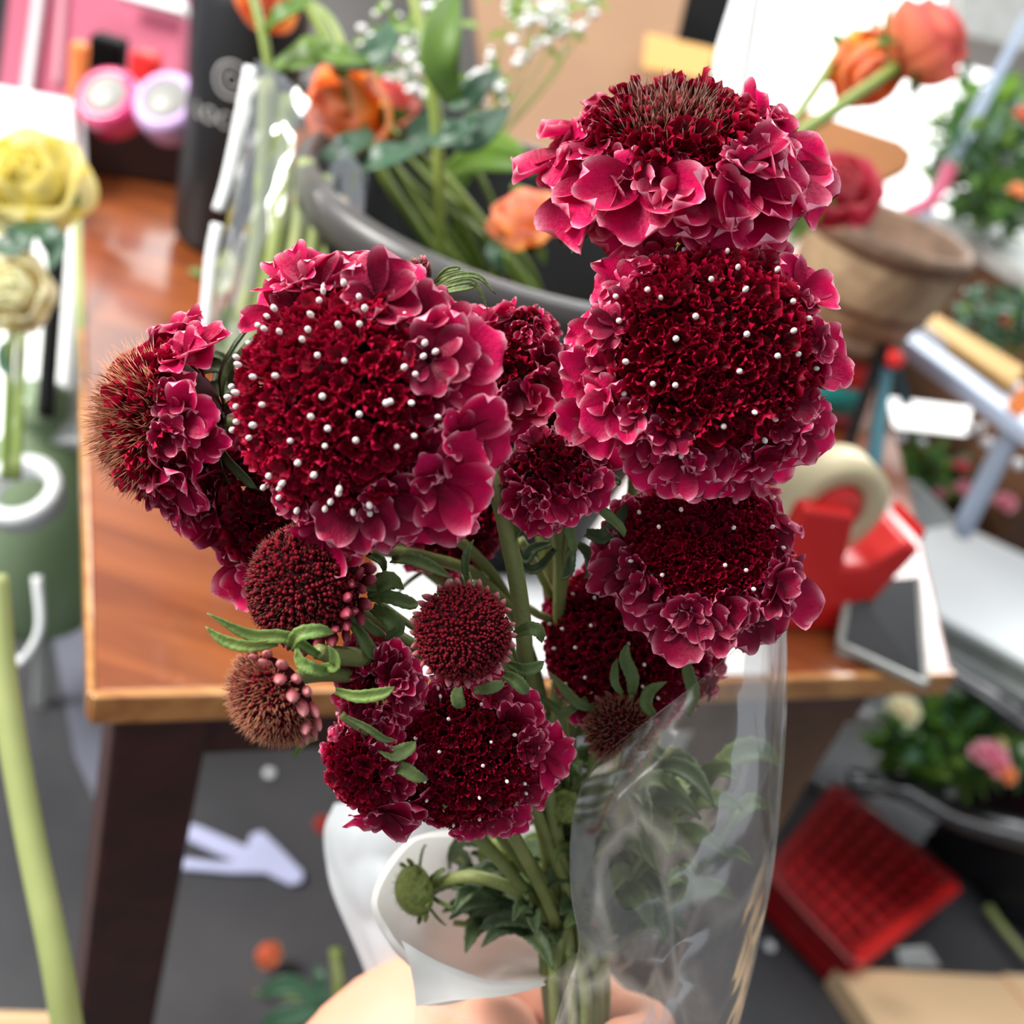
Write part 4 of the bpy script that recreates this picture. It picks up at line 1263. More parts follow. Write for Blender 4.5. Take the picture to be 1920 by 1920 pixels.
green_stem('thick rose stem slanting from the top edge into the bucket', [(560, -30, .64), (640, 130, .64), (700, 290, .65), (770, 410, .66), (880, 560, .70)], .0036,
           [([(640, 120, .64), (690, 110, .63), (720, 80, .63), (730, 40, .64)], 80, 'leafB')])
green_stem('upright rose stem with a big green leaf at the top', [(770, -30, .62), (800, 100, .62), (820, 250, .63), (824, 400, .65), (826, 520, .67)], .0036,
           [([(850, 190, .60), (825, 120, .59), (830, 50, .59), (860, -30, .60)], 100, 'leafA'), ([(840, 200, .62), (870, 190, .61), (900, 160, .61), (940, 130, .62)], 60, 'leafB'),
            ([(830, 250, .61), (870, 260, .60), (905, 240, .60), (960, 200, .61)], 90, 'leafB'), ([(880, 230, .60), (870, 240, .59), (830, 260, .59), (800, 262, .6)], 60, 'leafB')])
green_stem('bright lime leaves lying over the back of the bucket rim', [(860, 300, .70), (900, 330, .70), (950, 450, .72), (1000, 600, .74)], .002,
           [([(830, 330, .68), (890, 300, .68), (950, 300, .68), (1010, 320, .69)], 80, 'leafC'), ([(870, 260, .70), (920, 270, .70), (960, 290, .70), (1000, 330, .7)], 70, 'leafC')])
green_stem('thin stems at the far left of the roses', [(470, -20, .62), (500, 100, .62), (520, 300, .63), (500, 480, .64), (430, 660, .66)], .003,
           [([(500, 60, .62), (520, 30, .61), (560, 10, .61), (600, -20, .62)], 50, 'leafA')])
rr_ = random.Random(9)
for i, (x0, x1) in enumerate(((600, 900), (650, 930), (700, 960), (680, 1000), (730, 1040), (900, 1020))):
    green_stem(('leftmost slender cut stem in the bucket mouth', 'second slender cut stem from the left in the bucket mouth', 'third slender cut stem from the left in the bucket mouth', 'fourth slender cut stem from the left in the bucket mouth', 'fifth slender cut stem from the left in the bucket mouth', 'rightmost slender cut stem in the bucket mouth')[i], [(x0 + 60, 250 + 20 * i, .68), (x0 + 110, 330 + 10 * i, .68), (x1 - 60, 480, .70), (x1, 640, .74)], .0022, [])
# white filler blossoms among roses
fil = empty('filler_spray', P(760, 560, .7), 'airy spray of tiny white and lime blossoms above the roses', 'flower spray')
b = MB()
spray_c = [(700, 65, .72), (760, 90, .73), (770, 120, .73), (775, 160, .73), (810, 20, .72), (740, 165, .73), (900, 150, .73), (935, 150, .73), (1000, 20, .76), (1040, 30, .77), (960, 10, .76), (1100, -5, .78), (1060, 60, .77), (1000, 60, .76)]
for (x, y, d_) in spray_c:
    for k in range(12):
        p = P(x + rr_.gauss(0, 16), y + rr_.gauss(0, 26), d_ + rr_.gauss(0, .01))
        b.add(*sphere(p, rr_.uniform(.002, .0045), 1, 1, .7, 8, 5))
o = b.obj('blossoms', 'whitemat', fil); o['kind'] = 'stuff'
b = MB()
for (x, y, d_) in spray_c:
    b.add(*tube([P(x, y, d_), P(x - 20, y + 80, d_ - .01), P(850, 400, .70), P(960, 640, .72)], .0007, .001, 6, 5))
    for k in range(5):
        p = P(x + rr_.gauss(0, 22), y + rr_.gauss(0, 26), d_ + .01)
        q = p + cdir(rr_.uniform(-1, 1), rr_.uniform(-1, .6), .3) * .018
        b.add(*ribbon([p, p.lerp(q, .5) + UC * .002, q], .006, -F_, .1, 2, .05, 4))
o = b.obj('fine_stems', 'leafC', fil); o['kind'] = 'stuff'

# clear sleeve of roses left of the bucket
sl = empty('rose_sleeve', onz(500, 640, H), 'clear cellophane cone with pale stems between the bottle and the bucket', 'flower sleeve')
cols = [
    [(482, 115, .60), (458, 250, .60), (430, 400, .60), (405, 540, .60), (385, 690, .60)],
    [(540, 150, .575), (520, 280, .575), (495, 420, .575), (470, 560, .575), (440, 700, .58)],
    [(620, 240, .575), (600, 350, .575), (580, 470, .575), (550, 590, .575), (510, 710, .58)],
    [(690, 330, .60), (680, 420, .60), (660, 530, .60), (630, 620, .60), (570, 720, .60)]]
crumple(MB().add(*sheet(cols, 16, 12)), .004, 22, 4).obj('cellophane', 'film_far', sl)
for pts in ([(470, 125, .597), (445, 250, .597), (425, 340, .597), (408, 395, .597)], [(408, 420, .597), (396, 480, .597), (388, 560, .597), (378, 640, .597)]):
    MB().add(*tube([P(*p) for p in pts], .0035, .0030, 8, 6, .3)).obj('rolled_seam', 'white', sl)
for i, (x0, y0, x1, y1, mm) in enumerate(((500, 150, 430, 700, 'stemP'), (540, 180, 460, 700, 'stemY'), (575, 300, 480, 700, 'stemP'), (610, 330, 500, 700, 'stemY'), (640, 370, 520, 700, 'stemY'), (520, 420, 440, 690, 'stemP'))):
    MB().add(*tube([P(x0, y0, .60), P((x0 + x1) / 2 + 22, (y0 + y1) / 2, .60), P(x1, y1, .60)], .0048, .0055, 8, 8)).obj('stem', mm, sl)
for i in range(12):
    x = rr_.uniform(400, 600); y = rr_.uniform(420, 660)
    MB().add(*ribbon([P(x, y, .62), P(x + 20, y - 30, .61), P(x + 25, y - 80, .61)], .018, -F_, .1, 4)).obj('leaf', 'leafC' if i % 3 else 'stemP', sl)

# little pale petal lying on bench
c = onz(372, 520, H)
tag(MB().add(*sphere(c + Z * .004, .009, 1, .7, .4, 12, 8)).obj('fallen_leaf', 'bract', None), 'small pale green leaf scrap on the bench by the bottle', 'leaf scrap')

# red tape dispenser on bench
A0 = onz(1440, 1180, H); B0 = onz(1600, 1185, H)
ux = (B0 - A0); ux.z = 0; ln = ux.length; ux.normalize(); uy = Z.cross(ux)
disp = empty('tape_dispenser', A0, 'bright red tape dispenser holding a cream roll, right of the bunch', 'tape dispenser')


def pbox(p, q, y0, y1, name, m, par, bev=.003):
    vs = [p + uy * y0, q + uy * y0, q + uy * y1, p + uy * y1]
    return vs


Lx = ln
prof = [(-.02, 0), (Lx * 0.92, 0), (Lx * 1.24, .074), (Lx * 1.02, .080), (Lx * .72, .058), (Lx * .48, .056), (Lx * .30, .098), (-.02, .100)]
vs = [A0 + ux * x + Z * z + uy * 0 for x, z in prof] + [A0 + ux * x + Z * z + uy * .05 for x, z in prof]
n = len(prof)
fs = [tuple(range(n)), tuple(range(2 * n - 1, n - 1, -1))] + [(i, n + i, n + (i + 1) % n, (i + 1) % n) for i in range(n)]
o = dbody = MB().add(vs, fs).obj('dispenser_body', 'red', disp, False); bevel(o, .004, 3)
cc = A0 + ux * (Lx * .20) + Z * .092 + uy * .022
vs, fs = lathe([(.021, -.011), (.038, -.011), (.038, .011), (.021, .011), (.021, -.011)], 40)
Mr = mat4(ux, Z, uy * -1, cc)
MB().add([Mr @ v for v in vs], fs).obj('tape_roll', 'cream', disp)
vs, fs = lathe([(1e-5, -.014), (.016, -.014), (.019, -.010), (.019, .010), (.016, .014), (1e-5, .014)], 30)
MB().add([Mr @ v for v in vs], fs).obj('hub', 'red', disp)
MB().add(*hexa([A0 + ux * (Lx * 1.22) + uy * .008 + Z * .079, A0 + ux * (Lx * 1.27) + uy * .008 + Z * .076, A0 + ux * (Lx * 1.27) + uy * .042 + Z * .076, A0 + ux * (Lx * 1.22) + uy * .042 + Z * .079,
                A0 + ux * (Lx * 1.24) + uy * .008 + Z * .086, A0 + ux * (Lx * 1.29) + uy * .008 + Z * .081, A0 + ux * (Lx * 1.29) + uy * .042 + Z * .081, A0 + ux * (Lx * 1.24) + uy * .042 + Z * .086])).obj('cutter_blade', 'red', dbody, False)


# generic box standing on a footprint given by pixels on plane z0
def box4(name, p4, z0, z1, m, label=None, cat=None, parent=None, bev=.004, kind=None, group=None):
    o = MB().add(*prism([(p.x, p.y) for p in p4], z0, z1)).obj(name, m, parent, False)
    bevel(o, bev, 2)
    return tag(o, label, cat, group, kind)


def bar(p, q, wd, ht, name, m, parent=None, up=Z):
    s, t = frame_of(q - p, up)
    c = []
    for e in (p, q):
        for a_, b_ in ((-1, -1), (1, -1), (1, 1), (-1, 1)): c.append(e + s * (a_ * wd / 2) + t * (b_ * ht / 2))
    vs, fs = hexa(c)
    o = MB().add(vs, fs).obj(name, m, parent, False); bevel(o, min(wd, ht) * .2, 2); return o


# ================================================================ FAR LEFT / TOP LEFT
# dark box at the back of the bench, with toys on top
d0 = [onz(150, 335, H), onz(345, 335, H), onz(345, 245, H), onz(150, 235, H)]
f0 = onz(150, 325, H); f1 = onz(360, 355, H); dv = (f1 - f0).normalized(); bkv = Z.cross(dv)
box4('dark_box', [f0, f1 + dv * .06, f1 + dv * .06 + bkv * .16, f0 + bkv * .16], H + .001, H + .052, 'darkbasket', 'low dark brown box at the back left corner of the bench', 'box')


def dome_tin(px, py, d, rp, mtop, label, band):
    c = P(px, py, d); R = rp * d / FPX
    root = empty('round_tin', c, label, 'tin', 'round containers on the dark box')
    ax = cdir(-.05, .25, 1)
    e1, e2, a = basis(ax); Mm = mat4(e1, e2, a, c, R)
    vs, fs = lathe([(.001, .42), (.60, .40), (.64, .36)], 36); MB().add([Mm @ v for v in vs], fs).obj('face', 'tinface', root)
    vs, fs = lathe([(.62, .30), (.68, .42), (.88, .40), (1.0, .2), (1.0, -.5), (.8, -.6), (.001, -.6)], 36); MB().add([Mm @ v for v in vs], fs).obj('rim', mtop, root)
    return root


dome_tin(207, 190, .98, 62, 'hotpink', 'glossy hot pink round tin with grey face on the dark box', 'grey')
dome_tin(318, 200, .96, 64, 'lilac', 'white and lilac round tin beside the black bottle', 'white')
c = P(185, 150, 1.05)
tag(MB().add(*sphere(c, .001)).obj('tmp', 'black'), 'x', 'x'); bpy.data.objects.remove(bpy.data.objects['tmp'])


def pxbox(name, x0, y0, x1, y1, d, depth, m, label, cat, skew=0.0, parent=None, lab=True):
    """upright box whose viewer-side face covers the pixel rectangle at distance d (edges world-vertical)"""
    c0 = P(x0, y1, d); c1 = P(x1, y1, d)
    ux = (c1 - c0); ux.z = 0; w_ = ux.length; ux.normalize(); uy_ = Z.cross(ux)
    hgt = (y1 - y0) * d / FPX / math.cos(PITCH)
    poly = [c0, c0 + ux * w_, c0 + ux * w_ + uy_ * depth, c0 + uy_ * depth]
    zc = (c0.z + c1.z) / 2
    return box4(name, poly, zc, zc + hgt, m, label, cat, parent)


pxbox('small_black_box', 160, 90, 222, 165, 1.08, .03, 'black', 'small black camera-like box behind the hot pink tin', 'box')
pxbox('red_box', 235, 118, 285, 190, 1.08, .03, 'red', 'bright red packet between the pink and lilac tins', 'packet')
pxbox('orange_packet', 120, 115, 148, 260, 1.06, .02, 'orange', 'narrow orange packet left of the hot pink tin', 'packet')
# pink garment bag with zip
q0 = P(10, -200, 1.45); q1 = P(345, -200, 1.35)


def quad_board(name, pts, d_list, thick, m, parent=None, label=None, cat=None, bev=.002):
    q = [P(x, y, d) for (x, y), d in zip(pts, d_list)]
    nrm = (q[1] - q[0]).cross(q[3] - q[0]).normalized()
    if nrm.dot(F_) < 0: nrm = -nrm
    vs, fs = hexa([p for p in q] + [p + nrm * thick for p in q])
    o = MB().add(vs, fs).obj(name, m, parent, False); bevel(o, bev, 2)
    if label: tag(o, label, cat)
    return o


gb = empty('garment_bag', P(180, 250, 1.3), 'rose pink cloth bag with a long pale zip hanging at the top left', 'bag')
quad_board('bag_panel', [(22, -60), (345, -60), (330, 260), (-10, 230)], [1.34, 1.34, 1.30, 1.30], .03, 'pinkcloth', gb)
MB().add(*tube([P(78, -60, 1.325), P(70, 30, 1.315), P(58, 110, 1.305), P(48, 185, 1.295)], .0085, .0085, 8, 8, .25)).obj('zip', 'zip', gb)
for k in range(34):
    t = k / 33; p = P(78 - 30 * t, -60 + 245 * t, 1.318 - .032 * t)
    MB().add(*sphere(p, .0042, 1.6, .6, .5, 8, 5)).obj('zip_tooth', 'whitemat', gb)
MB().add(*tube([P(118, -60, 1.325), P(114, 30, 1.315), P(106, 160, 1.300)], .004, .004, 8, 8, .3)).obj('seam', 'zip', gb)
o = quad_board('white_rail', [(215, -40), (345, -5), (345, 25), (215, -10)], [1.28] * 4, .02, 'white', None, 'white rail crossing the top of the pink bag', 'rail')
# white panel left and its dark post
quad_board('white_board', [(-40, 152), (136, 186), (148, 420), (-40, 420)], [.98, .98, .96, .96], .03, 'whitemat', None, 'blank white board standing behind the yellow roses', 'board')
quad_board('grey_board', [(-40, 421), (148, 421), (158, 830), (-40, 830)], [.96, .96, .90, .90], .03, 'white', None, 'light grey board below the white board at the left', 'board')
tag(bar(P(118, 330, .94), P(85, 780, .88), .014, .014, 'black_post', 'black'), 'thin black post in front of the light grey board', 'post')
tag(bar(P(141, 330, .90), P(168, 1150, .66), .006, .004, 'metal_strip', 'stemP'), 'narrow pale metal strip along the left bench edge', 'strip')
# yellow roses far left
g = 'yellow and cream roses at the left edge'
rose('pale yellow rose with bright yellow petal tips at the left edge', 55, 335, .72, 92, (.15, .25, .9), 'yellow_rose', 21, [(50, 480, .74), (40, 640, .74), (30, 900, .72)], g, openn=.9, leafm='leafB',
     leaves=[([(60, 420, .71), (40, 440, .70), (20, 460, .70), (-20, 455, .7)], 90, 'leafB'), ([(60, 420, .71), (90, 440, .70), (105, 470, .70), (90, 510, .7)], 60, 'leafB')])
rose('cream rose below the pale yellow rose at the left edge', 22, 545, .70, 68, (.15, .05, .98), 'cream_rose', 22, [(20, 640, .73), (15, 760, .73), (10, 900, .73)], g, openn=.6,
     leaves=[([(10, 640, .69), (5, 660, .69), (10, 690, .69), (25, 700, .69)], 30, 'leafB')])
# long pale stem at lower left
st = empty('cut_flower', P(130, 1960, .50), 'thick pale green flower stem running down the left edge', 'flower stem')
MB().add(*tube([P(-10, 1080, .52), P(10, 1300, .51), P(55, 1560, .50), (P(105, 1800, .49)), P(135, 1980, .49)], .0062, .0070, 10, 14)).obj('stem', 'stemP', st)
# green plastic bottle + white ring
gr = empty('green_jug', onz(40, 1300, 0), 'translucent green plastic jug at the left edge under the roses', 'jug')
gb_ = P(60, 1090, 1.0)
jr = .062
Mj = Matrix.Translation(V((gb_.x, gb_.y, gb_.z - .02)))
lath_obj('jug_body', None, [(1e-5, 0), (jr, 0), (jr + .003, .02), (jr + .002, .12), (jr - .012, .155), (.03, .18), (.02, .19), (.02, .215)], 'greenglass', gr, 40, Mj)
lath_obj('cap', None, [(.023, .205), (.023, .225), (1e-5, .226)], 'greenglass', gr, 30, Mj)
rg = empty('tape_ring', P(40, 930, .80), 'white roll of tape in front of the green jug', 'tape roll')
c = P(42, 925, .80); e1, e2, a = basis(cdir(.05, .55, .8))
vs, fs = lathe([(.020, -.009), (.030, -.009), (.030, .009), (.020, .009), (.020, -.009)], 36)
MB().add([mat4(e1, e2, a, c) @ v for v in vs], fs).obj('roll', 'white', rg)
# stand under those: pale low table behind left
sd = empty('side_stand', V((0, 0, 0)), 'pale metal stand at the left behind the bench edge', 'stand')
bar(P(100, 1100, 1.02), P(185, 1138, 1.02), .02, .012, 'rail', 'white', sd)
bar(P(-20, 1090, 1.02), P(180, 1095, 1.10), .02, .012, 'rail', 'greyw', sd)
bar(P(88, 1090, 1.02), V((P(88, 1090, 1.02).x, P(88, 1090, 1.02).y, 0)), .014, .014, 'leg', 'greyw', sd)
MB().add(*tube([P(70, 1080, .80), P(75, 1180, .80), P(40, 1240, .80), P(25, 1230, .80)], .004, .003, 8, 8)).obj('hook', 'white', sd)

# ================================================================ TOP MIDDLE / RIGHT BACKGROUND
cbx = empty('cardboard_box', V((.3, 1.2, .3)), 'brown cardboard box behind the black bucket, its golden tan flap raised', 'box')
quad_board('box_body', [(880, -60), (1300, -60), (1190, 420), (930, 330)], [1.25] * 4, .18, 'card', cbx)
quad_board('flap', [(1212, 60), (1350, 92), (1320, 150), (1205, 128)], [1.22] * 4, .006, 'tan', cbx)
quad_board('dark_case', [(1180, -80), (1400, -80), (1345, 95), (1195, 60)], [1.35] * 4, .08, 'black', None, 'black case at the top edge beside the bright opening', 'case')
quad_board('dark_screen', [(400, -120), (900, -120), (900, 220), (450, 140)], [1.6] * 4, .05, 'rimgrey', None, 'dark grey panel in shade behind the orange roses', 'panel')
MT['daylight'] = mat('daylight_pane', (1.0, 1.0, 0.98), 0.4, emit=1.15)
o = quad_board('window_1', [(1385, -260), (1960, -260), (1800, 470), (1310, 470)], [2.1] * 4, .02, 'daylight'); tag(o, kind='structure')
o = quad_board('trim_1', [(1440, -200), (1462, -200), (1398, 210), (1378, 210)], [2.05] * 4, .03, 'greyw'); tag(o, kind='structure')
o = quad_board('grey_cabinet', [(1820, -100), (2100, -100), (2100, 140), (1800, 62)], [1.75] * 4, .1, 'greyw', None, 'grey cabinet at the top right corner', 'cabinet')
# brown rounded board
brd = MB()
c0 = [(1470, 205), (1520, 205), (1600, 232), (1690, 262), (1715, 285), (1705, 318), (1660, 340), (1600, 350), (1500, 350), (1455, 300)]
q = [P(x, y, 1.15) for x, y in c0]; nn = F_
vs = q + [p + nn * .02 for p in q]; n = len(q)
fs = [tuple(range(n)), tuple(range(2 * n - 1, n - 1, -1))] + [(i, n + i, n + (i + 1) % n, (i + 1) % n) for i in range(n)]
o = brd.add(vs, fs).obj('wooden_board', 'brown', None, False); bevel(o, .004, 2)
bar(P(1600, 300, 1.175), V((P(1600, 300, 1.175).x, P(1600, 300, 1.175).y, 0)), .03, .012, 'support', 'brown', o)
tag(o, 'brown round-cornered wooden board standing before the bright opening', 'board')
# pink strip on the bright window
tag(MB().add(*tube([P(1783, 308, 1.32), P(1765, 350, 1.32), P(1740, 380, 1.32), P(1695, 398, 1.33)], .0095, .007, 8, 8, .4)).obj('pink_ribbon', 'lightpink_rose', None), 'curved pink ribbon left of the foliage shelf', 'ribbon')
# wicker basket
wb = P(1585, 610, 1.02); wk = empty('wicker_basket', wb, 'beige wicker basket with dark rim behind the right blooms', 'basket')
Mw = Matrix.Translation(wb)
lath_obj('basket_body', None, [(1e-5, 0), (.052, 0), (.072, .05), (.074, .085)], 'wicker', wk, 48, Mw)
lath_obj('rim', None, [(.070, .083), (.078, .083), (.080, .094), (.074, .102), (.068, .098), (.066, .03), (1e-5, .02)], 'wickerd', wk, 48, Mw)
lath_obj('base_ring', None, [(.046, -.012), (.056, -.012), (.058, .004), (.050, .006)], 'wickerd', wk, 48, Mw)
# striped cans stacked under the basket
sb = wb - Z * .012
prev = 0
can = empty('striped_canister', sb - Z * .15, 'canister striped red, teal, dark red and blue under the wicker basket', 'canister')
for z0, z1, mm in ((0.0, .030, 'red'), (.030, .058, 'teal'), (.058, .080, 'redd'), (.080, .150, 'blue')):
    lath_obj('band', None, [(1e-5, -z1), (.05, -z1), (.05, -z0), (1e-5, -z0)], mm, can, 40, Matrix.Translation(sb))
V0 = V((sb.x, sb.y, 0))
tag(MB().add(*prism([(V0.x - .12, V0.y - .09), (V0.x + .10, V0.y - .09), (V0.x + .10, V0.y + .12), (V0.x - .12, V0.y + .12)], 0.0, sb.z - .15)).obj('storage_box', 'white', None, False), 'white storage box on the floor carrying the striped canister', 'box')
tag(bar(P(1655, 650, .97), P(1578, 870, .93), .009, .009, 'black_rod', 'black'), 'thin black rod leaning beside the striped canister', 'rod')
tag(bar(P(1668, 620, .99), P(1622, 1000, .92), .012, .010, 'teal_rod', 'tealrod'), 'teal rod leaning right of the striped canister', 'rod')
tag(MB().add(*sphere(P(1672, 672, .975), .012, 1, 1, .8)).obj('red_ball', 'red', None), 'small red knob on top of the teal rod', 'knob')
# cabinet with foliage
e0 = onz(1738, 398, .58); e1_ = onz(2120, 632, .58); ed = (e1_ - e0).normalized(); eb = Z.cross(ed)
box4('cabinet_body', [e0, e1_, e1_ + eb * .4, e0 + eb * .4], 0, .56, 'brownbox', 'dark brown cabinet at the right carrying the green foliage', 'cabinet')
box4('metal_tray', [e0 - eb * .01, e1_ - eb * .01, e1_ + eb * .41, e0 + eb * .41], .561, .583, 'greyw', 'grey tray lying on the brown cabinet', 'tray')


def foliage(label, cx, cy, d, sx, sy, sd, n, size, mk, name='foliage', cat='foliage', seed=1, flowers=(), z_only=False):
    rr = random.Random(seed)
    root = empty(name, P(cx, cy + sy, d), label, cat)
    for mm, cnt in ((mk, n), ('leafC', n // 4), ('leafB', n // 3)):
        b = MB()
        for i in range(cnt):
            while 1:
                u, v, w_ = rr.uniform(-1, 1), rr.uniform(-1, 1), rr.uniform(-1, 1)
                if u * u + v * v + w_ * w_ < 1: break
            p = P(cx + u * sx, cy + v * sy, d + w_ * sd)
            dr = V((rr.uniform(-1, 1), rr.uniform(-1, 1), rr.uniform(-.4, 1))).normalized() * size * rr.uniform(.6, 1.3)
            b.add(*ribbon([p, p + dr * .5 + Z * size * .1, p + dr], size * .55, V((rr.uniform(-1, 1), rr.uniform(-1, 1), 1.2)).normalized(), .15, 2, .06, 3))
        o = b.obj('leaves', mm, root); o['kind'] = 'stuff'
    for (x, y, dd, rp, mm) in flowers:
        R = rp * dd / FPX; c = P(x, y, dd)
        b = MB()
        for k in range(14):
            ph = k * 2.4; t = .3 + .08 * k
            vs, fs, cs = petal(R * 1.1, R * 1.0, .6, rr, 4, 4)
            T = Matrix.Translation(c) @ Matrix.Rotation(ph, 4, 'Z') @ Matrix.Rotation(-t, 4, 'X')
            b.add(vs, fs, cs, T)
        b.obj('blossom', mm, root)
    return root


foliage('dense green foliage on the grey tray at the right edge', 1860, 300, 1.42, 130, 150, .12, 420, .030, 'leafD', seed=3, flowers=((1918, 225, 1.3, 22, 'coral_rose'), (1905, 365, 1.3, 20, 'peach_rose')))
quad_board('plastic_sleeve', [(1925, 20), (1945, 20), (1740, 420), (1700, 430)], [1.30, 1.30, 1.36, 1.36], .004, 'bluew', None, 'pale blue folded sleeve edge left of the foliage', 'sleeve')
foliage('shaded foliage low before the brown cabinet', 1870, 600, 1.22, 90, 60, .05, 120, .022, 'leafB', seed=4, flowers=((1885, 608, 1.18, 14, 'pink_rose'),))
foliage('sunlit leaves and small pink blossoms behind the white crate', 1720, 900, 1.50, 170, 75, .10, 300, .026, 'leafD', seed=5,
        flowers=((1805, 925, 1.38, 22, 'lightpink_rose'), (1800, 880, 1.38, 18, 'pink_rose'), (1880, 950, 1.38, 24, 'lightpink_rose'), (1760, 930, 1.4, 14, 'lightpink_rose')))
foliage('wet bright leaves just right of the striped canister', 1600, 810, 1.25, 55, 45, .05, 110, .016, 'leafD', seed=6)
quad_board('tan_board', [(1690, 578), (1735, 575), (1925, 690), (1900, 720)], [1.10, 1.12, 1.05, 1.03], .012, 'tan', None, 'tan board leaning across the pale blue rail', 'board')
stand = empty('folding_stand', V((P(1800, 800, 1.1).x, P(1800, 800, 1.1).y, 0)), 'pale blue folding metal stand with slanting rails at the right', 'stand')
bar(P(1670, 620, 1.07), P(1960, 830, 1.0), .040, .016, 'rail', 'bluew', stand)
bar(P(1700, 600, 1.10), P(1960, 770, 1.04), .020, .014, 'rail', 'white', stand)
bar(P(1905, 790, 1.03), P(1800, 1000, 1.10), .026, .014, 'leg', 'bluew', stand)
bar(P(1665, 640, 1.07), P(1700, 760, 1.10), .010, .010, 'leg', 'tealrod', stand)
quad_board('orange_tag', [(1885, 760), (1930, 710), (1940, 760), (1910, 785)], [1.0] * 4, .004, 'orange', None, 'orange tag on the folding stand at the right edge', 'tag')
MB_ = quad_board('glow_board', [(1662, 745), (1822, 765), (1815, 815), (1658, 798)], [1.42, 1.42, 1.42, 1.42], .01, 'whitemat', None, 'glowing board painting a bright patch behind the teal rod', 'board')
MB_.data.materials[0] = MT['daylight']; tag(MB_, 'glowing board standing in for a sunlit gap low behind the folding stand', 'glow board')  # self-glowing board put in for a sunlit floor gap
fw = empty('glint_beads', P(1700, 900, 1.12), 'tiny white beads painting bright glints among the leaves behind the folding stand', 'flower spray')
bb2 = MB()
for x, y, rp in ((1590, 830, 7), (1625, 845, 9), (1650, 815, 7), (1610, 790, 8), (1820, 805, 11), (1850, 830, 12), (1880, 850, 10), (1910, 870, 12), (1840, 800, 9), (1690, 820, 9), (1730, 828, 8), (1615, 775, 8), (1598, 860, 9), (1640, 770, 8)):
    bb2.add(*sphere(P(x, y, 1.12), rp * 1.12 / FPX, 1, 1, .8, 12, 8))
o = bb2.obj('blossoms', 'whitemat', fw); o['kind'] = 'stuff'  # white beads paint the blurred glints on the leaves

# white crate
zt = .30
k0, k1, k2, k3 = onz(1585, 1060, zt), onz(1980, 1270, zt), onz(1990, 1070, zt), onz(1690, 930, zt)
crate = empty('white_crate', V((k0.x, k0.y, 0)), 'white plastic crate with slatted grey side at the right edge', 'crate')
box4('lid', [k0, k1, k2, k3], zt - .012, zt, 'white', None, None, crate)
cen = (k0 + k1 + k2 + k3) / 4
ins = [p.lerp(cen, .06) for p in (k0, k1, k2, k3)]
cbody = box4('crate_body', ins, 0, zt - .012, 'greyw', None, None, crate)
dd_ = (ins[1] - ins[0]); nf = V((dd_.y, -dd_.x, 0)).normalized()
for k in range(14):
    z = .02 + k * .0185
    s0 = ins[0] + nf * .003; s1 = ins[1] + nf * .003
    bar(V((s0.x, s0.y, z)), V((s1.x, s1.y, z)), .005, .008, 'slat', 'white', cbody)
hc = ins[0].lerp(ins[1], .28) + nf * .01
MB().add(*tube([V((hc.x, hc.y, 0)) + dd_.normalized() * x + Z * z for x, z in ((-.05, .20), (-.04, .15), (0, .13), (.04, .15), (.05, .20))], .006, .006, 8, 10)).obj('handle', 'white', cbody)
# clutter over crate
quad_board('paper_bag', [(1560, 880), (1640, 900), (1640, 1000), (1570, 1030)], [1.0] * 4, .02, 'white', None, 'crumpled white paper between the dispenser and the crate', 'paper')
quad_board('grey_bag', [(1640, 900), (1720, 900), (1800, 980), (1700, 1000)], [1.08] * 4, .02, 'greyw', None, 'grey wrapping lying on the far corner of the crate', 'wrapping')
# dark glass panel with silver frame on the right of the bench
mp_ = [onz(1590, 1100, H + .03), onz(1715, 1090, H + .03), onz(1730, 1290, H + .005), onz(1570, 1215, H + .005)]
pan = empty('glass_tile', mp_[3], 'dark glass frame with silver edge lying right of the dispenser', 'picture frame')
vs, fs = hexa(mp_ + [p + Z * .004 for p in mp_]); MB().add(vs, fs).obj('glass', 'blackmetal', pan, False)
for i in range(4):
    if i == 0: continue
    bar(mp_[i] + Z * .003, mp_[(i + 1) % 4] + Z * .003, .0045, .005, 'frame', 'rimgrey2', pan)

# ================================================================ FLOOR ITEMS
# black lined bucket with bunch
bcen = onz(1905, 1610, 0)
blk = empty('lined_bucket', V((bcen.x, bcen.y, 0)), 'black bin bag draped over a floor bucket at the right edge', 'bin bag')
rrb = random.Random(5)
prof = [(.15, 0), (.165, .06), (.172, .13), (.165, .19), (.178, .215), (.160, .222), (.140, .20), (.13, .15), (1e-5, .14)]
vs, fs = lathe(prof, 64)
for i, v in enumerate(vs):
    a_ = math.atan2(v.y, v.x); k = 1 + .05 * math.sin(a_ * 9 + v.z * 20) + .035 * math.sin(a_ * 17 - v.z * 33)
    v.x *= k; v.y *= k; v.z *= 1 + .05 * math.sin(a_ * 5)
MB().add([v + V((bcen.x + .02, bcen.y + .03, 0)) for v in vs], fs).obj('bag', 'bagblack', blk)
foliage('mixed green bunch with a pink and orange blossom in the black bin bag', 1790, 1400, 1.13, 150, 80, .06, 420, .030, 'leafD', seed=8,
        flowers=((1850, 1430, 1.05, 40, 'lightpink_rose'), (1880, 1455, 1.04, 24, 'orange_rose'), (1870, 1400, 1.06, 18, 'yellow_rose'), (1690, 1340, 1.06, 34, 'cream_rose')), name='flower_bunch', cat='flower bunch')
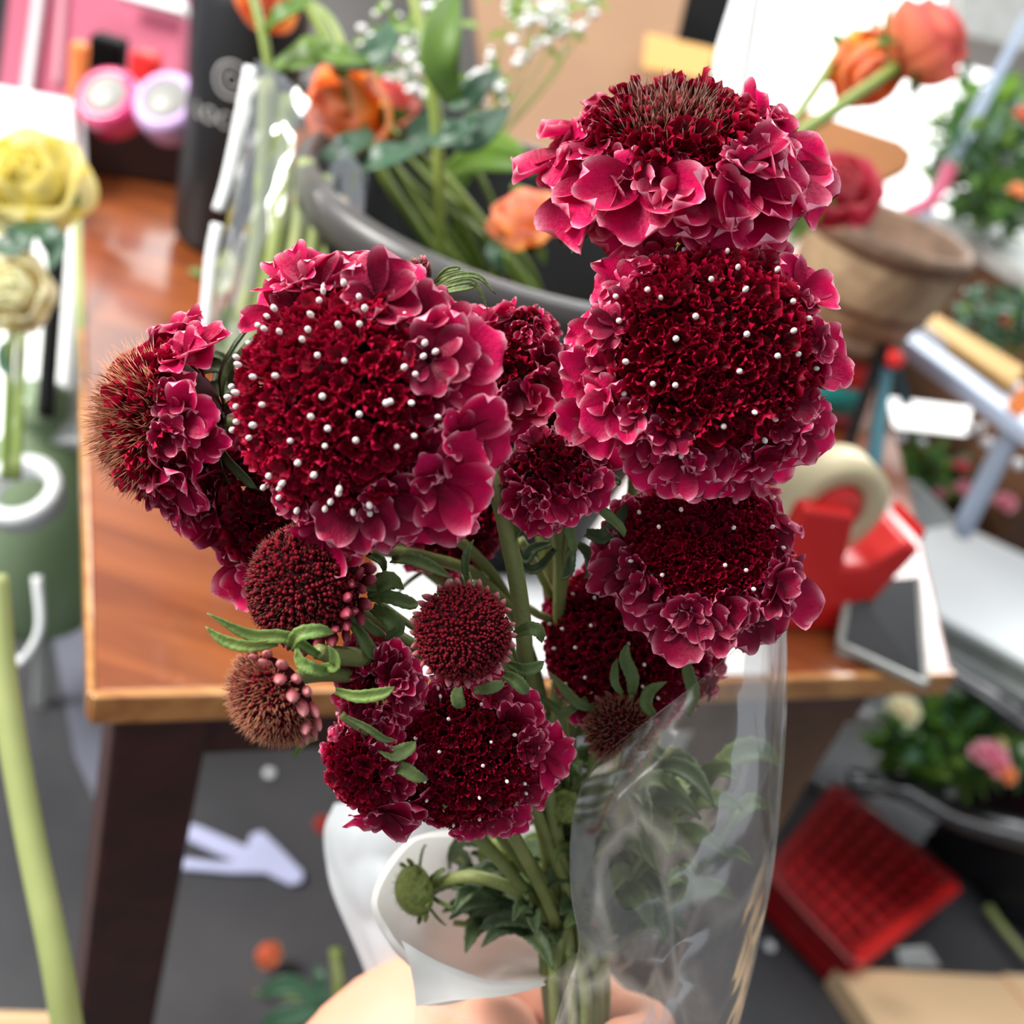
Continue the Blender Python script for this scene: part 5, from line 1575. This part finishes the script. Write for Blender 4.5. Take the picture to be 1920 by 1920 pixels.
for pts in ([(1740, 1230, 1.12), (1800, 1270, 1.1), (1860, 1310, 1.08), (1940, 1370, 1.06)], [(1590, 1465, 1.10), (1690, 1475, 1.09), (1800, 1530, 1.07), (1940, 1570, 1.05)]):
    tag(MB().add(*tube([P(*p) for p in pts], .016, .020, 10, 12, .5)).obj('black_bag_fold', 'bagblack', None),
        'glossy black bag fold above the mixed bunch' if pts[0][0] == 1740 else 'glossy black bag fold between the mixed bunch and the red basket', 'bag fold')
# red perforated basket (upturned, square)
rb = [onz(1445, 1640, .05), onz(1600, 1805, .05), onz(1790, 1660, .05), onz(1570, 1480, .05)]
rbk = empty('red_basket', V((rb[0].x, rb[0].y, 0)), 'red perforated plastic basket on the floor at lower right', 'basket')
c_ = sum(rb, V((0, 0, 0))) / 4
outer = [V((p.x, p.y, 0)) for p in [c_ + (p - c_) * .98 for p in rb]]
MT['redperf'] = mat('red_mesh', (0.50, 0.006, 0.010), 0.4, 0.2, 30)
vs = []; fs = []; N = 8
# lattice top: bars leaving holes
for k in range(N + 1):
    t = k / N
    for (a_, b_, c2_, d2_) in ((rb[0], rb[3], rb[1], rb[2]), (rb[0], rb[1], rb[3], rb[2])):
        p = a_.lerp(b_, t); q = c2_.lerp(d2_, t)
        bar(p, q, .0085, .005, 'lattice_bar', 'redperf', rbk)
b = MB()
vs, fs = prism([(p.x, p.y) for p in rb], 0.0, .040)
b.add(vs, fs).obj('basket_shade', 'black', rbk, False)  # black block paints the dark hollow seen through the holes
for i in range(4):
    p, q = rb[i], rb[(i + 1) % 4]
    for k in range(3):
        zz = Z * (-.010 - .014 * k)
        bar(p + zz, q + zz, .005, .010, 'side_bar', 'redperf', rbk)
for i in range(4):
    p, q = rb[i], rb[(i + 1) % 4]
    bar(p - Z * .001, q - Z * .001, .016, .012, 'rim', 'red' if i == 1 else 'redd', rbk)
# kraft box in lower right corner
bx0, bx1 = onz(1566, 1812, .03), onz(2080, 1838, .03); dx = (bx1 - bx0).normalized(); dyv = Z.cross(dx)
kb = empty('cardboard_carton', V((bx0.x, bx0.y, 0)), 'flattened light cardboard carton on the floor at the lower right corner', 'carton')
box4('carton_body', [bx0 - dyv * .25 + dx * .07, bx1 - dyv * .25, bx1, bx0], 0, .029, 'kraft', None, None, kb, .002)
box4('flap', [bx0 - dyv * .20 + dx * .26, bx1 - dyv * .20, bx1, bx0 + dx * .20], .0295, .033, 'kraft', None, None, kb, .001)
# clear scrap
quad_board('plastic_scrap', [(1680, 1780), (1740, 1775), (1765, 1815), (1690, 1815)], [1.02] * 4, .004, 'greyw', None, 'crumpled grey plastic scrap behind the carton', 'scrap')
tag(MB().add(*tube([onz(1850, 1700, .02), onz(1880, 1740, .02), onz(1930, 1800, .02)], .006, .004, 8, 8)).obj('cut_stalk', 'stemP', None), 'cut yellow-green stem on the floor above the carton', 'cut stem')

# floor litter
rose('fallen peach rosebud on the grey floor at lower left', 503, 1790, .925, 26, (-.1, .6, .7), 'peach_rose', 51, None, 'fallen rose heads on the floor', openn=.1, sep=False)
rose('fallen salmon rosebud on the floor left of the milky plastic', 605, 1545, 1.0, 18, (-.1, .5, .7), 'coral_rose', 52, None, 'fallen rose heads on the floor', openn=.2, sep=False)
tag(MB().add(*prism([(p.x, p.y) for p in [onz(90, 1150, .002), onz(185, 1120, .002), onz(250, 1340, .002), onz(205, 1560, .002), onz(140, 1420, .002)]], .002, .005)).obj('floor_light_patch', 'greyblue', None, False), 'pale blue-grey painted patch of light on the floor beside the left bench leg', 'plastic sheet')  # flat pale patch paints the light reflected by the floor
# pale ribbon on the floor
rbn = empty('floor_ribbon', onz(450, 1600, .01), 'pale lilac-white ribbon scrap lying on the grey floor', 'ribbon')


def flat_poly(name, pts, z, th, m, parent):
    q = [onz(x, y, z) for x, y in pts]
    return bevel(MB().add(*prism([(p.x, p.y) for p in q], z, z + th)).obj(name, m, parent, False), .001)


flat_poly('ribbon_loop', [(340, 1545), (370, 1552), (430, 1578), (462, 1592), (470, 1568), (490, 1562), (520, 1590), (568, 1640), (565, 1658), (545, 1662), (500, 1640), (440, 1640), (340, 1632), (340, 1612), (400, 1620), (445, 1620), (400, 1600), (340, 1572)], .003, .004, 'paleribbon', rbn)
for i, (x, y) in enumerate(((505, 1453), (1441, 1777))):
    c = onz(x, y, 0)
    tag(MB().add(*sphere(c + Z * .003, .0065, 1, 1, .5, 14, 8)).obj('floor_glint', 'white', None), 'drop painted white as a glint on the floor %s' % ('right of the left bench leg' if i == 0 else 'left of the carton'), 'floor glint')  # opaque white bead paints the glint of a wet spot
green_stem('dark green leaf sprig lying on the floor at the bottom', [(640, 1900, .88), (590, 1880, .89), (540, 1870, .90), (480, 1860, .91)], .0012,
           [([(600, 1885, .87), (560, 1850, .87), (520, 1850, .87), (480, 1870, .88)], 50, 'leafB'), ([(600, 1890, .87), (560, 1900, .87), (520, 1910, .87), (480, 1930, .88)], 50, 'leafB'),
            ([(620, 1880, .87), (600, 1850, .87), (600, 1830, .87), (590, 1810, .88)], 30, 'leafB')], group='floor sprigs')
green_stem('yellow-green cut stem standing between milky plastic and floor', [(640, 1900, .80), (635, 1840, .80), (630, 1780, .80)], .005, [([(640, 1850, .79), (632, 1820, .79), (628, 1790, .79)], 20, 'stemP')], group='floor sprigs')
quad_board('grey_edge', [(-20, 1905), (100, 1908), (100, 1960), (-20, 1960)], [.8] * 4, .01, 'kraft', None, 'tan box edge at the lower left corner', 'box edge')
